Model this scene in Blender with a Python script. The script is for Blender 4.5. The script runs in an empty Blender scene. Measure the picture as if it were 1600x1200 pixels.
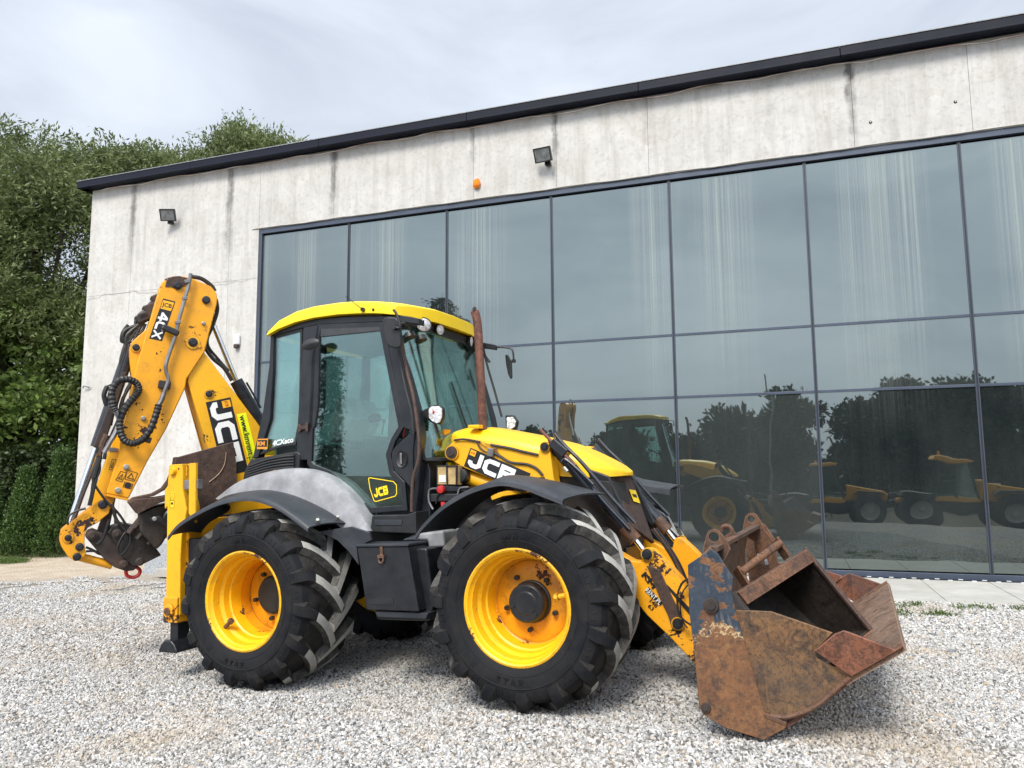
import bpy, bmesh, math, random
import numpy as np
from mathutils import Vector, Matrix, Euler
random.seed(7); RNG=np.random.default_rng(7)
S=bpy.context.scene; COL=S.collection; R=math.radians
# ------------------------------------------------------------------ camera
CAM_H=1.58
_up=np.array([-76.,10260.,-1202.]); _up/=np.linalg.norm(_up)
_f=np.array([0,0,-1.]); _Y=_f-_up*_f.dot(_up); _Y/=np.linalg.norm(_Y); _X=np.cross(_Y,_up)
CR=np.array([_X,_Y,_up])
cd=bpy.data.cameras.new('camera'); cam=bpy.data.objects.new('camera',cd); COL.objects.link(cam)
cam.matrix_world=Matrix([list(CR[0])+[0],list(CR[1])+[0],list(CR[2])+[CAM_H],[0,0,0,1]])
cd.sensor_width=36; cd.lens=36*1202/1600; cd.clip_start=.1; cd.clip_end=2000
S.camera=cam; S.render.resolution_x=1024; S.render.resolution_y=768
# ------------------------------------------------------------------ world, sun, exposure
SUN_EL,SUN_AZ=R(48),R(200)          # azimuth measured clockwise from +Y
W=bpy.data.worlds.new('World'); S.world=W; W.use_nodes=True
nt=W.node_tree; nt.nodes.clear()
def wn(t,**k):
    n=nt.nodes.new(t)
    for a,b in k.items(): setattr(n,a,b)
    return n
sky=wn('ShaderNodeTexSky',sky_type='NISHITA',sun_disc=False,sun_elevation=SUN_EL,sun_rotation=SUN_AZ)
tc=wn('ShaderNodeTexCoord'); mp=wn('ShaderNodeMapping'); mp.inputs['Scale'].default_value=(1.0,1.0,3.4); mp.inputs['Location'].default_value=(3.1,1.4,0.3)
nz=wn('ShaderNodeTexNoise'); nz.inputs['Scale'].default_value=1.9; nz.inputs['Detail'].default_value=6; nz.inputs['Roughness'].default_value=.55; nz.inputs['Distortion'].default_value=.6
L=nt.links.new
L(tc.outputs['Generated'],mp.inputs[0]); L(mp.outputs[0],nz.inputs['Vector'])
cr=wn('ShaderNodeValToRGB'); e=cr.color_ramp.elements
e[0].position=.30; e[0].color=(2.75,3.05,3.6,1); e[1].position=.64; e[1].color=(4.3,4.62,5.1,1)
L(nz.outputs['Fac'],cr.inputs[0])
mx=wn('ShaderNodeMix',data_type='RGBA'); mx.inputs[0].default_value=.93
L(sky.outputs[0],mx.inputs[6]); L(cr.outputs[0],mx.inputs[7])
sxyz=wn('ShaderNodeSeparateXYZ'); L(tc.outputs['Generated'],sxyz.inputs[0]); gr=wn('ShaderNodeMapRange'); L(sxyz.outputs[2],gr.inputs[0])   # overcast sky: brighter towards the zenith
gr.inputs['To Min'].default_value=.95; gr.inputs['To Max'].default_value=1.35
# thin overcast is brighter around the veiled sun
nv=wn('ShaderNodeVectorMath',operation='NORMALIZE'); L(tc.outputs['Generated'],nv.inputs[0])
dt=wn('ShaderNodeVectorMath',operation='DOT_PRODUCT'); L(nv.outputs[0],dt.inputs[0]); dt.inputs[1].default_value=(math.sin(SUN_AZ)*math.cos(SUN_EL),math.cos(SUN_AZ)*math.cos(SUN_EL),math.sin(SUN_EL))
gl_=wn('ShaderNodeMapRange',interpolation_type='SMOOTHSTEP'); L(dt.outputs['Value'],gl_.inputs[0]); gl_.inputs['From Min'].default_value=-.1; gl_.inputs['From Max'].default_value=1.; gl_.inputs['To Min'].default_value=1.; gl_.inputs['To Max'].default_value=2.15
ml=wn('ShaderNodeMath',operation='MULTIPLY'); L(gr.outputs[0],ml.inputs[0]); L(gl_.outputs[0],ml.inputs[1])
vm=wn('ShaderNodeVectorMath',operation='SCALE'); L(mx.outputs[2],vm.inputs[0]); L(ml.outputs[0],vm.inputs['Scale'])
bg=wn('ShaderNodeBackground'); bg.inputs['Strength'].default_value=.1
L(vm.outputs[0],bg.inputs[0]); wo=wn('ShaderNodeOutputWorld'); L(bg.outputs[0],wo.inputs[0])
sl=bpy.data.lights.new('sun','SUN'); sl.energy=2.1; sl.angle=R(18); sl.color=(1,.94,.84)
so=bpy.data.objects.new('sun',sl); COL.objects.link(so)
sd=Vector((math.sin(SUN_AZ)*math.cos(SUN_EL),math.cos(SUN_AZ)*math.cos(SUN_EL),math.sin(SUN_EL)))
so.rotation_euler=sd.to_track_quat('Z','Y').to_euler()
S.view_settings.view_transform='Standard'; S.view_settings.look='None'; S.view_settings.exposure=.9; S.view_settings.gamma=1
S.view_settings.use_curve_mapping=False
S.render.engine='CYCLES'; S.cycles.max_bounces=8; S.cycles.transparent_max_bounces=12; S.cycles.use_denoising=True

# ------------------------------------------------------------------ material helper
class MT:
    def __init__(s,name):
        s.m=bpy.data.materials.new(name); s.m.use_nodes=True; s.t=s.m.node_tree; s.t.nodes.clear()
        s.out=s.t.nodes.new('ShaderNodeOutputMaterial'); s._c=None
    def set(s,inp,v):
        if isinstance(v,bpy.types.NodeSocket): s.t.links.new(v,inp)
        elif v is not None:
            if hasattr(inp.default_value,'__len__') and not isinstance(v,(list,tuple)): v=[v]*len(inp.default_value)
            if hasattr(inp.default_value,'__len__') and len(inp.default_value)==4 and len(v)==3: v=list(v)+[1]
            inp.default_value=v
    def n(s,t,props={},ins={},o=0):
        n=s.t.nodes.new('ShaderNode'+t)
        for k,v in props.items(): setattr(n,k,v)
        for k,v in ins.items(): s.set(n.inputs[k],v)
        return n.outputs[o]
    def co(s,kind='Object'):
        if not s._c: s._c=s.t.nodes.new('ShaderNodeTexCoord')
        return s._c.outputs[kind]
    def mapv(s,scale=(1,1,1),loc=(0,0,0),kind='Object',rot=(0,0,0)):
        return s.n('Mapping',{},{'Vector':s.co(kind),'Scale':scale,'Location':loc,'Rotation':rot})
    def noise(s,scale,detail=4,rough=.55,vec=None,dist=0,o='Fac'):
        return s.n('TexNoise',{},{'Vector':vec if vec is not None else s.co(),'Scale':scale,'Detail':detail,'Roughness':rough,'Distortion':dist},o)
    def ramp(s,v,a,b,lo=0.,hi=1.):
        return s.n('MapRange',{},{'Value':v,'From Min':a,'From Max':b,'To Min':lo,'To Max':hi})
    def math(s,op,a,b=0.,c=None):
        n=s.t.nodes.new('ShaderNodeMath'); n.operation=op; s.set(n.inputs[0],a); s.set(n.inputs[1],b)
        if c is not None: s.set(n.inputs[2],c)
        return n.outputs[0]
    def mix(s,f,a,b,blend='MIX'):
        n=s.t.nodes.new('ShaderNodeMix'); n.data_type='RGBA'; n.blend_type=blend
        s.set(n.inputs[0],f); s.set(n.inputs[6],a); s.set(n.inputs[7],b); return n.outputs[2]
    def bump(s,h,strength=.3,dist=.01):
        return s.n('Bump',{},{'Height':h,'Strength':strength,'Distance':dist})
    def pbr(s,color,rough=.5,metal=0.,normal=None,coat=0.,spec=.5,**k):
        n=s.t.nodes.new('ShaderNodeBsdfPrincipled')
        s.set(n.inputs['Base Color'],color); s.set(n.inputs['Roughness'],rough); s.set(n.inputs['Metallic'],metal)
        s.set(n.inputs['Specular IOR Level'],spec)
        if normal is not None: s.set(n.inputs['Normal'],normal)
        if coat: s.set(n.inputs['Coat Weight'],coat); s.set(n.inputs['Coat Roughness'],.15)
        return n.outputs[0]
    def done(s,sh): s.t.links.new(sh,s.out.inputs[0]); return s.m
def edge_wear(m,radius=.012):
    # worn where the shape itself has an edge: rounded normal against true normal
    bn=m.n('Bevel',{'samples':4},{'Radius':radius}); gn=m.n('NewGeometry',{},{},'True Normal')
    d=m.n('VectorMath',{'operation':'DOT_PRODUCT'},{0:bn,1:gn},'Value'); return m.ramp(d,.995,.80)
def sep(m,axis,kind='Object'):
    return m.n('SeparateXYZ',{},{'Vector':m.co(kind)},axis)

def paint(name,base,chips=.0,dirt=.25,rough=.42,under=(.09,.035,.018),scale=1.,dark=(.16,.1,.05)):
    m=MT(name)
    n1=m.noise(3.2*scale,6,.6); n2=m.noise(22*scale,5,.7); n3=m.noise(1.1,3)
    c=m.mix(m.ramp(n3,.35,.7),base,[x*.86 for x in base])
    c=m.mix(m.math('MULTIPLY',m.ramp(m.noise(9*scale,7,.75,dist=.4),.5,.72),dirt),c,dark)
    # fine speckle
    sp=m.noise(90,3,.6); c=m.mix(m.math('MULTIPLY',m.ramp(sp,.66,.72),min(1,dirt*1.6)),c,(.09,.05,.03))
    ch=m.math('ADD',m.math('MULTIPLY',n1,.68),m.math('MULTIPLY',n2,.32))
    f=m.ramp(ch,.70-chips,.71-chips)
    if chips>.06:
        ew=edge_wear(m); f=m.math('MAXIMUM',f,m.ramp(m.math('ADD',m.math('MULTIPLY',ew,.30),m.math('ADD',m.math('MULTIPLY',n2,.7),m.math('MULTIPLY',n1,.3))),.72-chips*.4,.74-chips*.4))
    c=m.mix(f,c,m.mix(m.ramp(m.noise(30),.4,.6),under,[x*.45 for x in under]))
    b=m.bump(m.math('SUBTRACT',m.math('MULTIPLY',m.noise(60,2),.15),f),.35,.003)
    return m.done(m.pbr(c,m.mix(f,[rough]*3,[.85]*3),0,b,coat=.0))
YEL=(.86,.43,.006); ORA=(.86,.375,.007)
M={}
M['yellow']=paint('yellow_paint',YEL,.075,.26)
M['yellow_clean']=paint('yellow_paint_hood',(.92,.54,.004),.035,.16,rough=.36)
M['roofyellow']=paint('yellow_roof_plastic',(.93,.64,.004),-.2,.12,rough=.36)
M['yellow_worn']=paint('yellow_paint_worn',ORA,.112,.38,under=(.05,.022,.018))
M['yellow_arm']=paint('yellow_paint_arm',ORA,.115,.45,under=(.035,.018,.014))
M['rimyellow']=paint('rim_paint',(.88,.46,.004),.10,.34)
M['rimdish']=paint('rim_dish_paint',(.74,.31,.006),.10,.75,dark=(.18,.09,.02))
def simple(name,col,rough=.5,metal=0.,var=.3,scale=8,bump=.15,dust=None,dustf=.3,spec=.5):
    m=MT(name); n1=m.noise(scale,6,.6)
    c=m.mix(m.ramp(n1,.3,.7),[x*(1-var) for x in col],[min(1,x*(1+var)) for x in col])
    if dust: c=m.mix(m.math('MULTIPLY',m.ramp(m.noise(scale*.6,8,.72,dist=.5),.42,.72),dustf),c,dust)
    return m.done(m.pbr(c,m.ramp(n1,.3,.7,rough*.85,min(1,rough*1.15)),metal,m.bump(m.noise(scale*9,3),bump,.002),spec=spec))
M['blackplastic']=simple('black_plastic',(.011,.012,.014),.45,dust=(.06,.058,.056),dustf=.3)
M['fender']=simple('fender_plastic',(.019,.023,.030),.5,var=.25,dust=(.085,.085,.088),dustf=.4,scale=5)
M['innerfender']=simple('faded_fender_plastic',(.27,.275,.29),.6,var=.3,dust=(.12,.12,.12),dustf=.7,scale=7)
M['blackmetal']=simple('black_painted_metal',(.009,.011,.015),.36,dust=(.055,.052,.05),dustf=.28)
M['cylinder']=simple('cylinder_black',(.012,.015,.023),.28,dust=(.07,.068,.065),dustf=.25)
M['rust_black']=simple('rusty_black_steel',(.028,.022,.02),.6,var=.5,dust=(.10,.05,.03),dustf=.7,scale=10)
M['chrome']=simple('chrome_rod',(.75,.76,.78),.18,1.,var=.08,bump=.03)
M['steelpipe']=simple('steel_pipe',(.27,.27,.28),.38,.7,var=.3,dust=(.12,.08,.06),dustf=.5)
M['hose']=simple('hose_rubber',(.008,.008,.009),.5,dust=(.08,.07,.06),dustf=.25,scale=30)
M['darkvoid']=simple('dark_engine_parts_and_gap',(.012,.011,.011),.7,dust=(.05,.035,.025),dustf=.5,scale=14)
M['interior']=simple('cab_interior_plastic',(.035,.038,.042),.6)
M['seat']=simple('seat_fabric',(.42,.44,.44),.9,var=.15)
M['headliner']=simple('headliner',(.30,.31,.31),.9,var=.1)
M['white']=simple('white_plastic',(.75,.75,.74),.4,var=.05)
M['red']=simple('red_plastic',(.5,.02,.02),.4)
M['amber']=simple('amber_filter_glass',(.42,.3,.14),.15,var=.3,scale=20)
M['decal_black']=simple('decal_black',(.012,.012,.014),.4,var=.1)
M['decal_white']=simple('decal_white',(.82,.82,.8),.4,var=.05)
M['decal_yellow']=simple('decal_yellow',(.9,.62,.01),.4,var=.05)
M['decal_amber']=simple('decal_amber',(.85,.42,.01),.4,var=.05)
M['decal_neon']=simple('decal_neon',(.86,.9,.01),.4,var=.05)
M['decal_orange']=simple('decal_orange',(.75,.28,.03),.4,var=.05)
M['mirror']=simple('mirror_glass',(.8,.82,.82),.05,1.,var=.02,bump=0)
M['zinc']=simple('zinc_bolt',(.35,.34,.31),.4,.6)
# rubber: dusty
def rubber(name,col,dust,df,sc=9):
    m=MT(name); n1=m.noise(sc,7,.68,dist=.5); n2=m.noise(60,4,.7)
    c=m.mix(m.math('MULTIPLY',m.ramp(n1,.40,.68),df),col,dust)
    c=m.mix(m.math('MULTIPLY',m.ramp(n2,.62,.72),df*.8),c,[d*1.5 for d in dust])
    rad=m.n('Gradient' if 0 else 'TexNoise',{},{'Scale':140.},'Fac')
    return m.done(m.pbr(c,m.ramp(n1,.35,.65,.58,.9),0,m.bump(m.math('ADD',m.math('MULTIPLY',n1,.6),m.math('MULTIPLY',rad,.25)),.35,.006),spec=.22))
M['rubber']=rubber('tyre_rubber',(.006,.007,.010),(.042,.038,.034),.38)
M['lugtop']=rubber('worn_lug_rubber',(.34,.33,.30),(.50,.49,.45),.7,25)
M['lugflank']=rubber('lug_flank_rubber',(.045,.043,.04),(.16,.155,.14),.7,18)
M['treadfloor']=rubber('tread_floor_rubber',(.010,.010,.011),(.06,.054,.045),.6,14)
def rusty(name,c1,c2,c3,blue=0.,chipz=None,rough=.75,sc=1.,spot=.3):
    m=MT(name); n1=m.noise(2.6*sc,8,.68,dist=.6); n2=m.noise(11*sc,7,.72,dist=.4); n3=m.noise(70,4,.7)
    c=m.mix(m.ramp(n1,.36,.62),c1,c2); c=m.mix(m.ramp(n2,.5,.66),c,c3)
    c=m.mix(m.math('MULTIPLY',m.ramp(n3,.5,.64),.7),c,(.018,.013,.011)); n4=m.noise(28,6,.75); c=m.mix(m.ramp(n4,.52,.7,0,.55),c,[min(1,x*1.5+.02) for x in c2]); c=m.mix(m.ramp(m.noise(6.5*sc,7,.8,dist=.8),.53,.60,0,.7),c,[x*.35 for x in c1])
    v=m.mapv((60,60,2.5),rot=(0,.5,0)); ew=edge_wear(m,.010); c=m.mix(m.math('MULTIPLY',ew,m.ramp(n2,.35,.6,.25,.9)),c,[min(1,x*1.9+.03) for x in c2]); sc_=m.noise(1.,3,.5,vec=v); wt=m.noise(1.4*sc,5,.6,dist=1.); c=m.mix(m.ramp(wt,.5,.68,0,.55),c,(.05,.045,.043)); c=m.mix(m.ramp(sc_,.62,.75,0,.3),c,[min(1,x*1.7) for x in c2])
    return m,c,n1,n2,n3,rough
def fin(t,metal=.15): 
    m,c,n1,n2,n3,r=t
    return m.done(m.pbr(c,m.ramp(n2,.3,.7,r-.18,r+.12),metal,m.bump(m.math('ADD',n2,m.math('MULTIPLY',n3,.4)),.4,.004)))
M['rust']=fin(rusty('rusty_bucket_steel',(.09,.043,.025),(.165,.075,.034),(.043,.029,.023)))
M['rust_orange']=fin(rusty('orange_rust_steel',(.125,.062,.030),(.21,.11,.042),(.042,.032,.027)))
M['rust_red']=fin(rusty('red_brown_rust',(.13,.044,.026),(.19,.07,.035),(.06,.03,.022),rough=.6))
M['rust_pale']=fin(rusty('pale_worn_steel',(.21,.12,.075),(.29,.19,.13),(.13,.065,.04),rough=.6),.3)
M['rust_brown']=fin(rusty('brown_steel',(.055,.030,.022),(.085,.047,.032),(.035,.02,.016),rough=.65))
M['dark_inside']=fin(rusty('dark_steel_and_recess',(.022,.019,.017),(.04,.031,.024),(.012,.011,.010),rough=.5))  # near-black steel, also the dark colour of bucket insides and a recess
M['exhaust']=fin(rusty('rusty_exhaust',(.12,.045,.03),(.20,.08,.05),(.07,.03,.02),sc=2))
def bluerust():
    m=MT('blue_grey_paint_rusting'); P=m.co()
    z=m.n('SeparateXYZ',{},{'Vector':P},2); x=m.n('SeparateXYZ',{},{'Vector':P},0)
    n1=m.noise(5,8,.68,dist=.5); n2=m.noise(16,7,.7); n3=m.noise(70,4,.7)
    rc=m.mix(m.ramp(n1,.36,.62),(.125,.055,.028),(.22,.10,.04)); rc=m.mix(m.ramp(n2,.5,.66),rc,(.06,.036,.026)); rc=m.mix(m.ramp(m.noise(28,6,.75),.52,.7,0,.5),rc,(.30,.17,.07)); rc=m.mix(m.ramp(m.noise(5,7,.8,dist=.8,),.54,.62,0,.6),rc,(.04,.028,.022))
    rc=m.mix(m.math('MULTIPLY',m.ramp(n3,.5,.7),.55),rc,(.02,.014,.011))
    blue=m.mix(m.ramp(n2,.35,.65),(.020,.032,.050),(.045,.058,.078))
    v=m.mapv((40,40,9),rot=(0,.7,0)); blue=m.mix(m.ramp(m.noise(1.,3,.5,vec=v),.6,.72,0,.35),blue,(.2,.2,.2))
    # boundary: painted above a wavy line, with patches of rust
    h=m.math('ADD',z,m.math('MULTIPLY',m.math('SUBTRACT',n1,.5),.42))
    h=m.math('SUBTRACT',h,m.math('MULTIPLY',m.math('ABSOLUTE',m.math('SUBTRACT',x,3.45)),-.5))
    f=m.ramp(h,.60,.605)
    patch=m.ramp(m.noise(7.5,6,.6,vec=m.mapv((1,1,1.3),(2,1,4))),.565,.575); f=m.math('MULTIPLY',f,m.math('SUBTRACT',1.,patch))
    edge=m.math('MULTIPLY',m.ramp(h,.572,.58),m.ramp(h,.612,.603))
    c=m.mix(f,rc,blue); c=m.mix(m.math('MULTIPLY',edge,m.ramp(n3,.50,.56)),c,(.46,.33,.18))
    return m.done(m.pbr(c,m.mix(f,(.8,.8,.8),(.4,.4,.4)),.05,m.bump(m.math('ADD',f,n2),.3,.003)))
M['bluerust']=bluerust()
def cabglass(name,tint,refl,fr=.5):
    m=MT(name); tr=m.n('BsdfTransparent',{},{'Color':tint}); gl=m.n('BsdfGlossy',{},{'Color':(.86,1,.98),'Roughness':.01,'Normal':m.bump(m.noise(1.3,2),.05,.02)})
    lw=m.n('LayerWeight',{},{'Blend':.35},'Fresnel'); f=m.math('ADD',m.math('MULTIPLY',lw,fr),refl)
    s=m.n('MixShader',{},{0:f,1:tr,2:gl})
    du=m.n('BsdfDiffuse',{},{'Color':(.35,.42,.40)}); d=m.math('MULTIPLY',m.ramp(m.noise(4,8,.7,dist=1.),.45,.8),.05)
    return m.done(m.n('MixShader',{},{0:d,1:s,2:du}))
M['cabglass']=cabglass('tinted_cab_glass',(.72,.86,.83),.09)
M['cabglass2']=cabglass('tinted_windscreen',(.72,.86,.83),.07)
def lens():
    m=MT('lamp_lens'); n1=m.noise(60,2)
    return m.done(m.pbr(m.mix(m.ramp(n1,.4,.6),(.5,.5,.5),(.85,.85,.87)),.12,.35,m.bump(m.n('TexVoronoi',{},{'Scale':70.},'Distance'),.5,.003)))
M['lens']=lens()
M['lampglass']=simple('floodlight_glass',(.16,.17,.17),.12,var=.4,scale=14)
def facadeglass():
    m=MT('mirror_tinted_glazing'); P=m.co()
    wob=m.bump(m.noise(.55,2,.5,vec=m.mapv((1,1,1.2))),.018,.5)
    lw=m.n('LayerWeight',{},{'Blend':.25},'Fresnel'); PP=m.n('NewGeometry',{},{},'Position'); sv=m.n('VectorMath',{'operation':'DOT_PRODUCT'},{0:PP,1:(.9419,-.3359,0)},'Value'); FV=m.n('CombineXYZ',{},{'X':sv,'Y':0.,'Z':m.n('SeparateXYZ',{},{'Vector':PP},2)})
    def fv(sc,loc=(0,0,0)): return m.n('Mapping',{},{'Vector':FV,'Scale':sc,'Location':loc})
    f=m.math('MINIMUM',m.math('ADD',m.math('MULTIPLY',lw,.5),.195),.8)
    gl=m.n('BsdfGlossy',{},{'Color':(.86,.98,.95),'Roughness':.012,'Normal':wob})
    dk=m.n('BsdfDiffuse',{},{'Color':(.006,.009,.011)})
    s=m.n('MixShader',{},{0:f,1:dk,2:gl})
    # lime and rain streaks: fine vertical lines in broad vertical patches
    fine=m.noise(1.,4,.6,vec=fv((26,1,.10))); fine2=m.noise(1.,3,.6,vec=fv((70,1,.3)))
    broad=m.noise(1.,2,.5,vec=fv((.95,1,.05),(5.3,0,1)))
    z=m.n('SeparateXYZ',{},{'Vector':FV},2)
    msk=m.math('MULTIPLY',m.ramp(broad,.47,.6),m.ramp(m.math('ADD',m.math('MULTIPLY',fine,.6),m.math('MULTIPLY',fine2,.4)),.42,.64))
    msk=m.math('MULTIPLY',msk,m.ramp(m.math('ADD',z,m.math('MULTIPLY',m.noise(.9,vec=fv((1.5,1,.3))),1.6)),3.1,6.2,.03,1.))
    haze=m.ramp(m.noise(.8,5,.6,vec=fv((1,1,.5))),.35,.8,.0,.05)
    pr=m.n('ObjectInfo',{},{},'Random'); msk=m.math('ADD',m.math('MULTIPLY',msk,.38),m.math('ADD',haze,m.math('MULTIPLY',pr,.045)))
    du=m.n('BsdfDiffuse',{},{'Color':(.42,.47,.43)})
    return m.done(m.n('MixShader',{},{0:msk,1:s,2:du}))
M['facadeglass']=facadeglass()
M['frame']=simple('slate_aluminium_frame',(.055,.07,.10),.4,.2,var=.12,scale=3)
M['trim']=simple('navy_roof_trim',(.005,.007,.016),.55,var=.2,scale=2,spec=.2)
M['trimtop']=simple('galvanised_roof_edge',(.24,.25,.26),.5,.2,var=.35,scale=25)
def concrete():
    m=MT('cast_concrete'); P=m.co(); x=m.n('SeparateXYZ',{},{'Vector':P},0); z=m.n('SeparateXYZ',{},{'Vector':P},2)
    n0=m.noise(.5,4,.6); n1=m.noise(2.2,8,.66,dist=.5); n2=m.noise(16,8,.7); st=m.noise(1.,5,.6,vec=m.mapv((7,7,.55)))
    st2=m.noise(1.,4,.6,vec=m.mapv((26,26,1.2)))
    c=m.mix(m.ramp(n0,.35,.65),(.50,.488,.465),(.585,.572,.55))
    c=m.mix(m.ramp(n1,.4,.72,0,.5),c,(.36,.345,.315))
    c=m.mix(m.ramp(st,.48,.72,0,.42),c,(.30,.28,.25)); c=m.mix(m.ramp(st2,.55,.75,0,.4),c,(.62,.61,.58))
    c=m.mix(m.ramp(n2,.5,.72,0,.6),c,(.30,.285,.26))
    c=m.mix(m.ramp(m.noise(1.3,6,.7,dist=1.2),.6,.75,0,.22),c,(.33,.27,.18))
    # dirty water streaks down the joints
    for (s,w,dep,a) in [(-12.62,.07,2.4,.75),(-10.14,.075,2.9,.75),(-7.78,.065,1.6,.85),(-4.96,.05,.95,.6),(-3.45,.045,1.7,.7),(-1.9,.03,.5,.4),(1.14,.055,1.6,.95),(2.67,.03,.4,.5),(-6.3,.05,.4,.2),(.1,.2,1.2,.18)]:
        dx=m.math('ABSOLUTE',m.math('SUBTRACT',m.math('ADD',x,m.math('MULTIPLY',m.math('SUBTRACT',m.noise(2.5,5,.7),.5),.22)),s-0.02))
        a1=m.ramp(dx,w*1.45,w*.5); a2=m.ramp(m.math('ADD',z,m.math('MULTIPLY',n1,1.2)),7.9-dep*.75,8.6-dep*.35); a3=m.math('MULTIPLY',m.math('MULTIPLY',a1,a2),m.math('MULTIPLY',m.ramp(n1,.3,.55,.45,1),a))
        c=m.mix(a3,c,(.105,.10,.093))
    cr=m.ramp(m.math('ABSOLUTE',m.math('SUBTRACT',m.math('ADD',z,m.math('MULTIPLY',m.noise(.9,6,.6),.6)),5.62)),.0,.022,.55,0.)
    c=m.mix(m.math('MULTIPLY',cr,m.ramp(x,-9.6,-9.7)),c,(.2,.19,.17))
    pits=m.ramp(m.n('TexVoronoi',{},{'Scale':3.1,'Randomness':1.},'Distance'),.02,.035,1,0)
    c=m.mix(m.math('MULTIPLY',pits,.5),c,(.12,.1,.08))
    return m.done(m.pbr(c,.85,0,m.bump(m.math('ADD',n1,m.math('MULTIPLY',n2,.5)),.35,.012),spec=.3))
M['concrete']=concrete()
M['slab']=simple('paving_concrete',(.40,.39,.36),.85,var=.14,scale=3,bump=.4,dust=(.26,.24,.2),dustf=.5)
M['foam']=simple('orange_foam',(.75,.2,.01),.8)
M['sealant']=simple('sealant_white',(.72,.68,.66),.7,var=.2,scale=2,dust=(.5,.25,.2),dustf=.8)
M['granite']=simple('speckled_granite',(.27,.29,.31),.8,var=.5,scale=45,bump=.5,dust=(.5,.5,.5),dustf=.4)
def ground():
    m=MT('gravel_ground'); P=m.co('Generated') ; P=m.co()
    v=m.n('TexVoronoi',{},{'Vector':P,'Scale':34.},'Distance'); vc=m.n('TexVoronoi',{},{'Vector':P,'Scale':34.},'Color')
    g=m.n('RGBToBW' if 0 else 'SeparateColor',{},{'Color':vc},0)
    c=m.mix(m.ramp(g,0,1),(.25,.235,.21),(.46,.45,.43)); c=m.mix(m.ramp(v,.35,.6,0,.75),c,(.07,.063,.055))
    big=m.noise(.35,5,.6); c=m.mix(m.ramp(big,.5,.68,0,.5),c,(.36,.28,.19))
    y=m.n('SeparateXYZ',{},{'Vector':P},1); x=m.n('SeparateXYZ',{},{'Vector':P},0)
    yd=m.ramp(m.math('ADD',y,m.math('MULTIPLY',m.noise(.5,5,.6),2.)),.2,-1.2); c=m.mix(yd,c,m.mix(m.ramp(m.noise(2.5,8,.7),.35,.65),(.055,.045,.034),(.14,.12,.09)))
    # trodden earth beyond the gravel to the left, grass further away
    d=m.math('ADD',m.math('MULTIPLY',x,-.38),y); dn=m.math('ADD',d,m.math('MULTIPLY',m.noise(.6,5,.65),2.2))
    earth=m.mix(m.ramp(m.noise(3,8,.7),.35,.65),(.36,.28,.20),(.47,.41,.33)); 
    c=m.mix(m.ramp(dn,15.0,16.6),c,earth)
    gr=m.mix(m.ramp(m.noise(6,8,.7),.35,.65),(.035,.06,.018),(.09,.12,.04))
    gm=m.ramp(m.math('ADD',dn,m.math('MULTIPLY',m.noise(2.2,6,.7),1.6)),22.3,22.6); c=m.mix(gm,c,gr)
    return m.done(m.pbr(c,.95,0,m.bump(m.math('SUBTRACT',m.noise(25,5),v),.8,.02),spec=.2))
M['ground']=ground()
def stone():
    m=MT('crushed_stone'); r=m.n('ObjectInfo',{},{},'Random'); loc=m.n('ObjectInfo',{},{},'Location')
    c=m.mix(m.ramp(r,0,1),(.26,.255,.247),(.58,.572,.555)); c=m.mix(m.ramp(m.math('FRACT',m.math('MULTIPLY',r,17.3)),.92,.95),c,(.46,.38,.29))
    c=m.mix(m.ramp(m.math('FRACT',m.math('MULTIPLY',r,31.7)),.90,.92),c,(.12,.117,.113))
    big=m.n('TexNoise',{},{'Vector':loc,'Scale':.75,'Detail':6.,'Roughness':.62},'Fac'); c=m.mix(m.ramp(big,.5,.68,0,.6),c,(.40,.325,.235))
    return m.done(m.pbr(c,.85,0,m.bump(m.noise(120,3),.4,.002),spec=.25))
M['stone']=stone()
def leaf(name,c1,c2,tr=.35):
    m=MT(name); r=m.n('NewGeometry',{},{},'Random Per Island'); c=m.mix(m.ramp(r,0,1),c1,c2)
    big=m.noise(.5,4,.6); c=m.mix(m.ramp(big,.4,.65,0,.55),c,[x*.62 for x in c1])
    d=m.pbr(c,.5,spec=.35); t=m.n('BsdfTranslucent',{},{'Color':c})
    return m.done(m.n('MixShader',{},{0:tr,1:d,2:t}))
M['willow']=leaf('willow_leaf',(.07,.10,.028),(.27,.32,.13))
M['broadleaf']=leaf('broad_leaf',(.06,.105,.022),(.24,.34,.08))
M['thuja']=leaf('thuja_foliage',(.035,.075,.018),(.10,.17,.04),.15)
M['hedge']=leaf('hedge_leaf',(.022,.04,.012),(.07,.10,.03),.2)
M['darkleaf']=leaf('dark_tree_foliage',(.02,.035,.013),(.055,.08,.03),.2)
M['spruce']=leaf('spruce_needles',(.015,.03,.015),(.035,.055,.03),.1)
M['grassm']=leaf('grass_blade',(.06,.11,.02),(.13,.19,.05))
M['bark']=simple('bark',(.09,.07,.05),.9,var=.4,scale=12,bump=.6)

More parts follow.
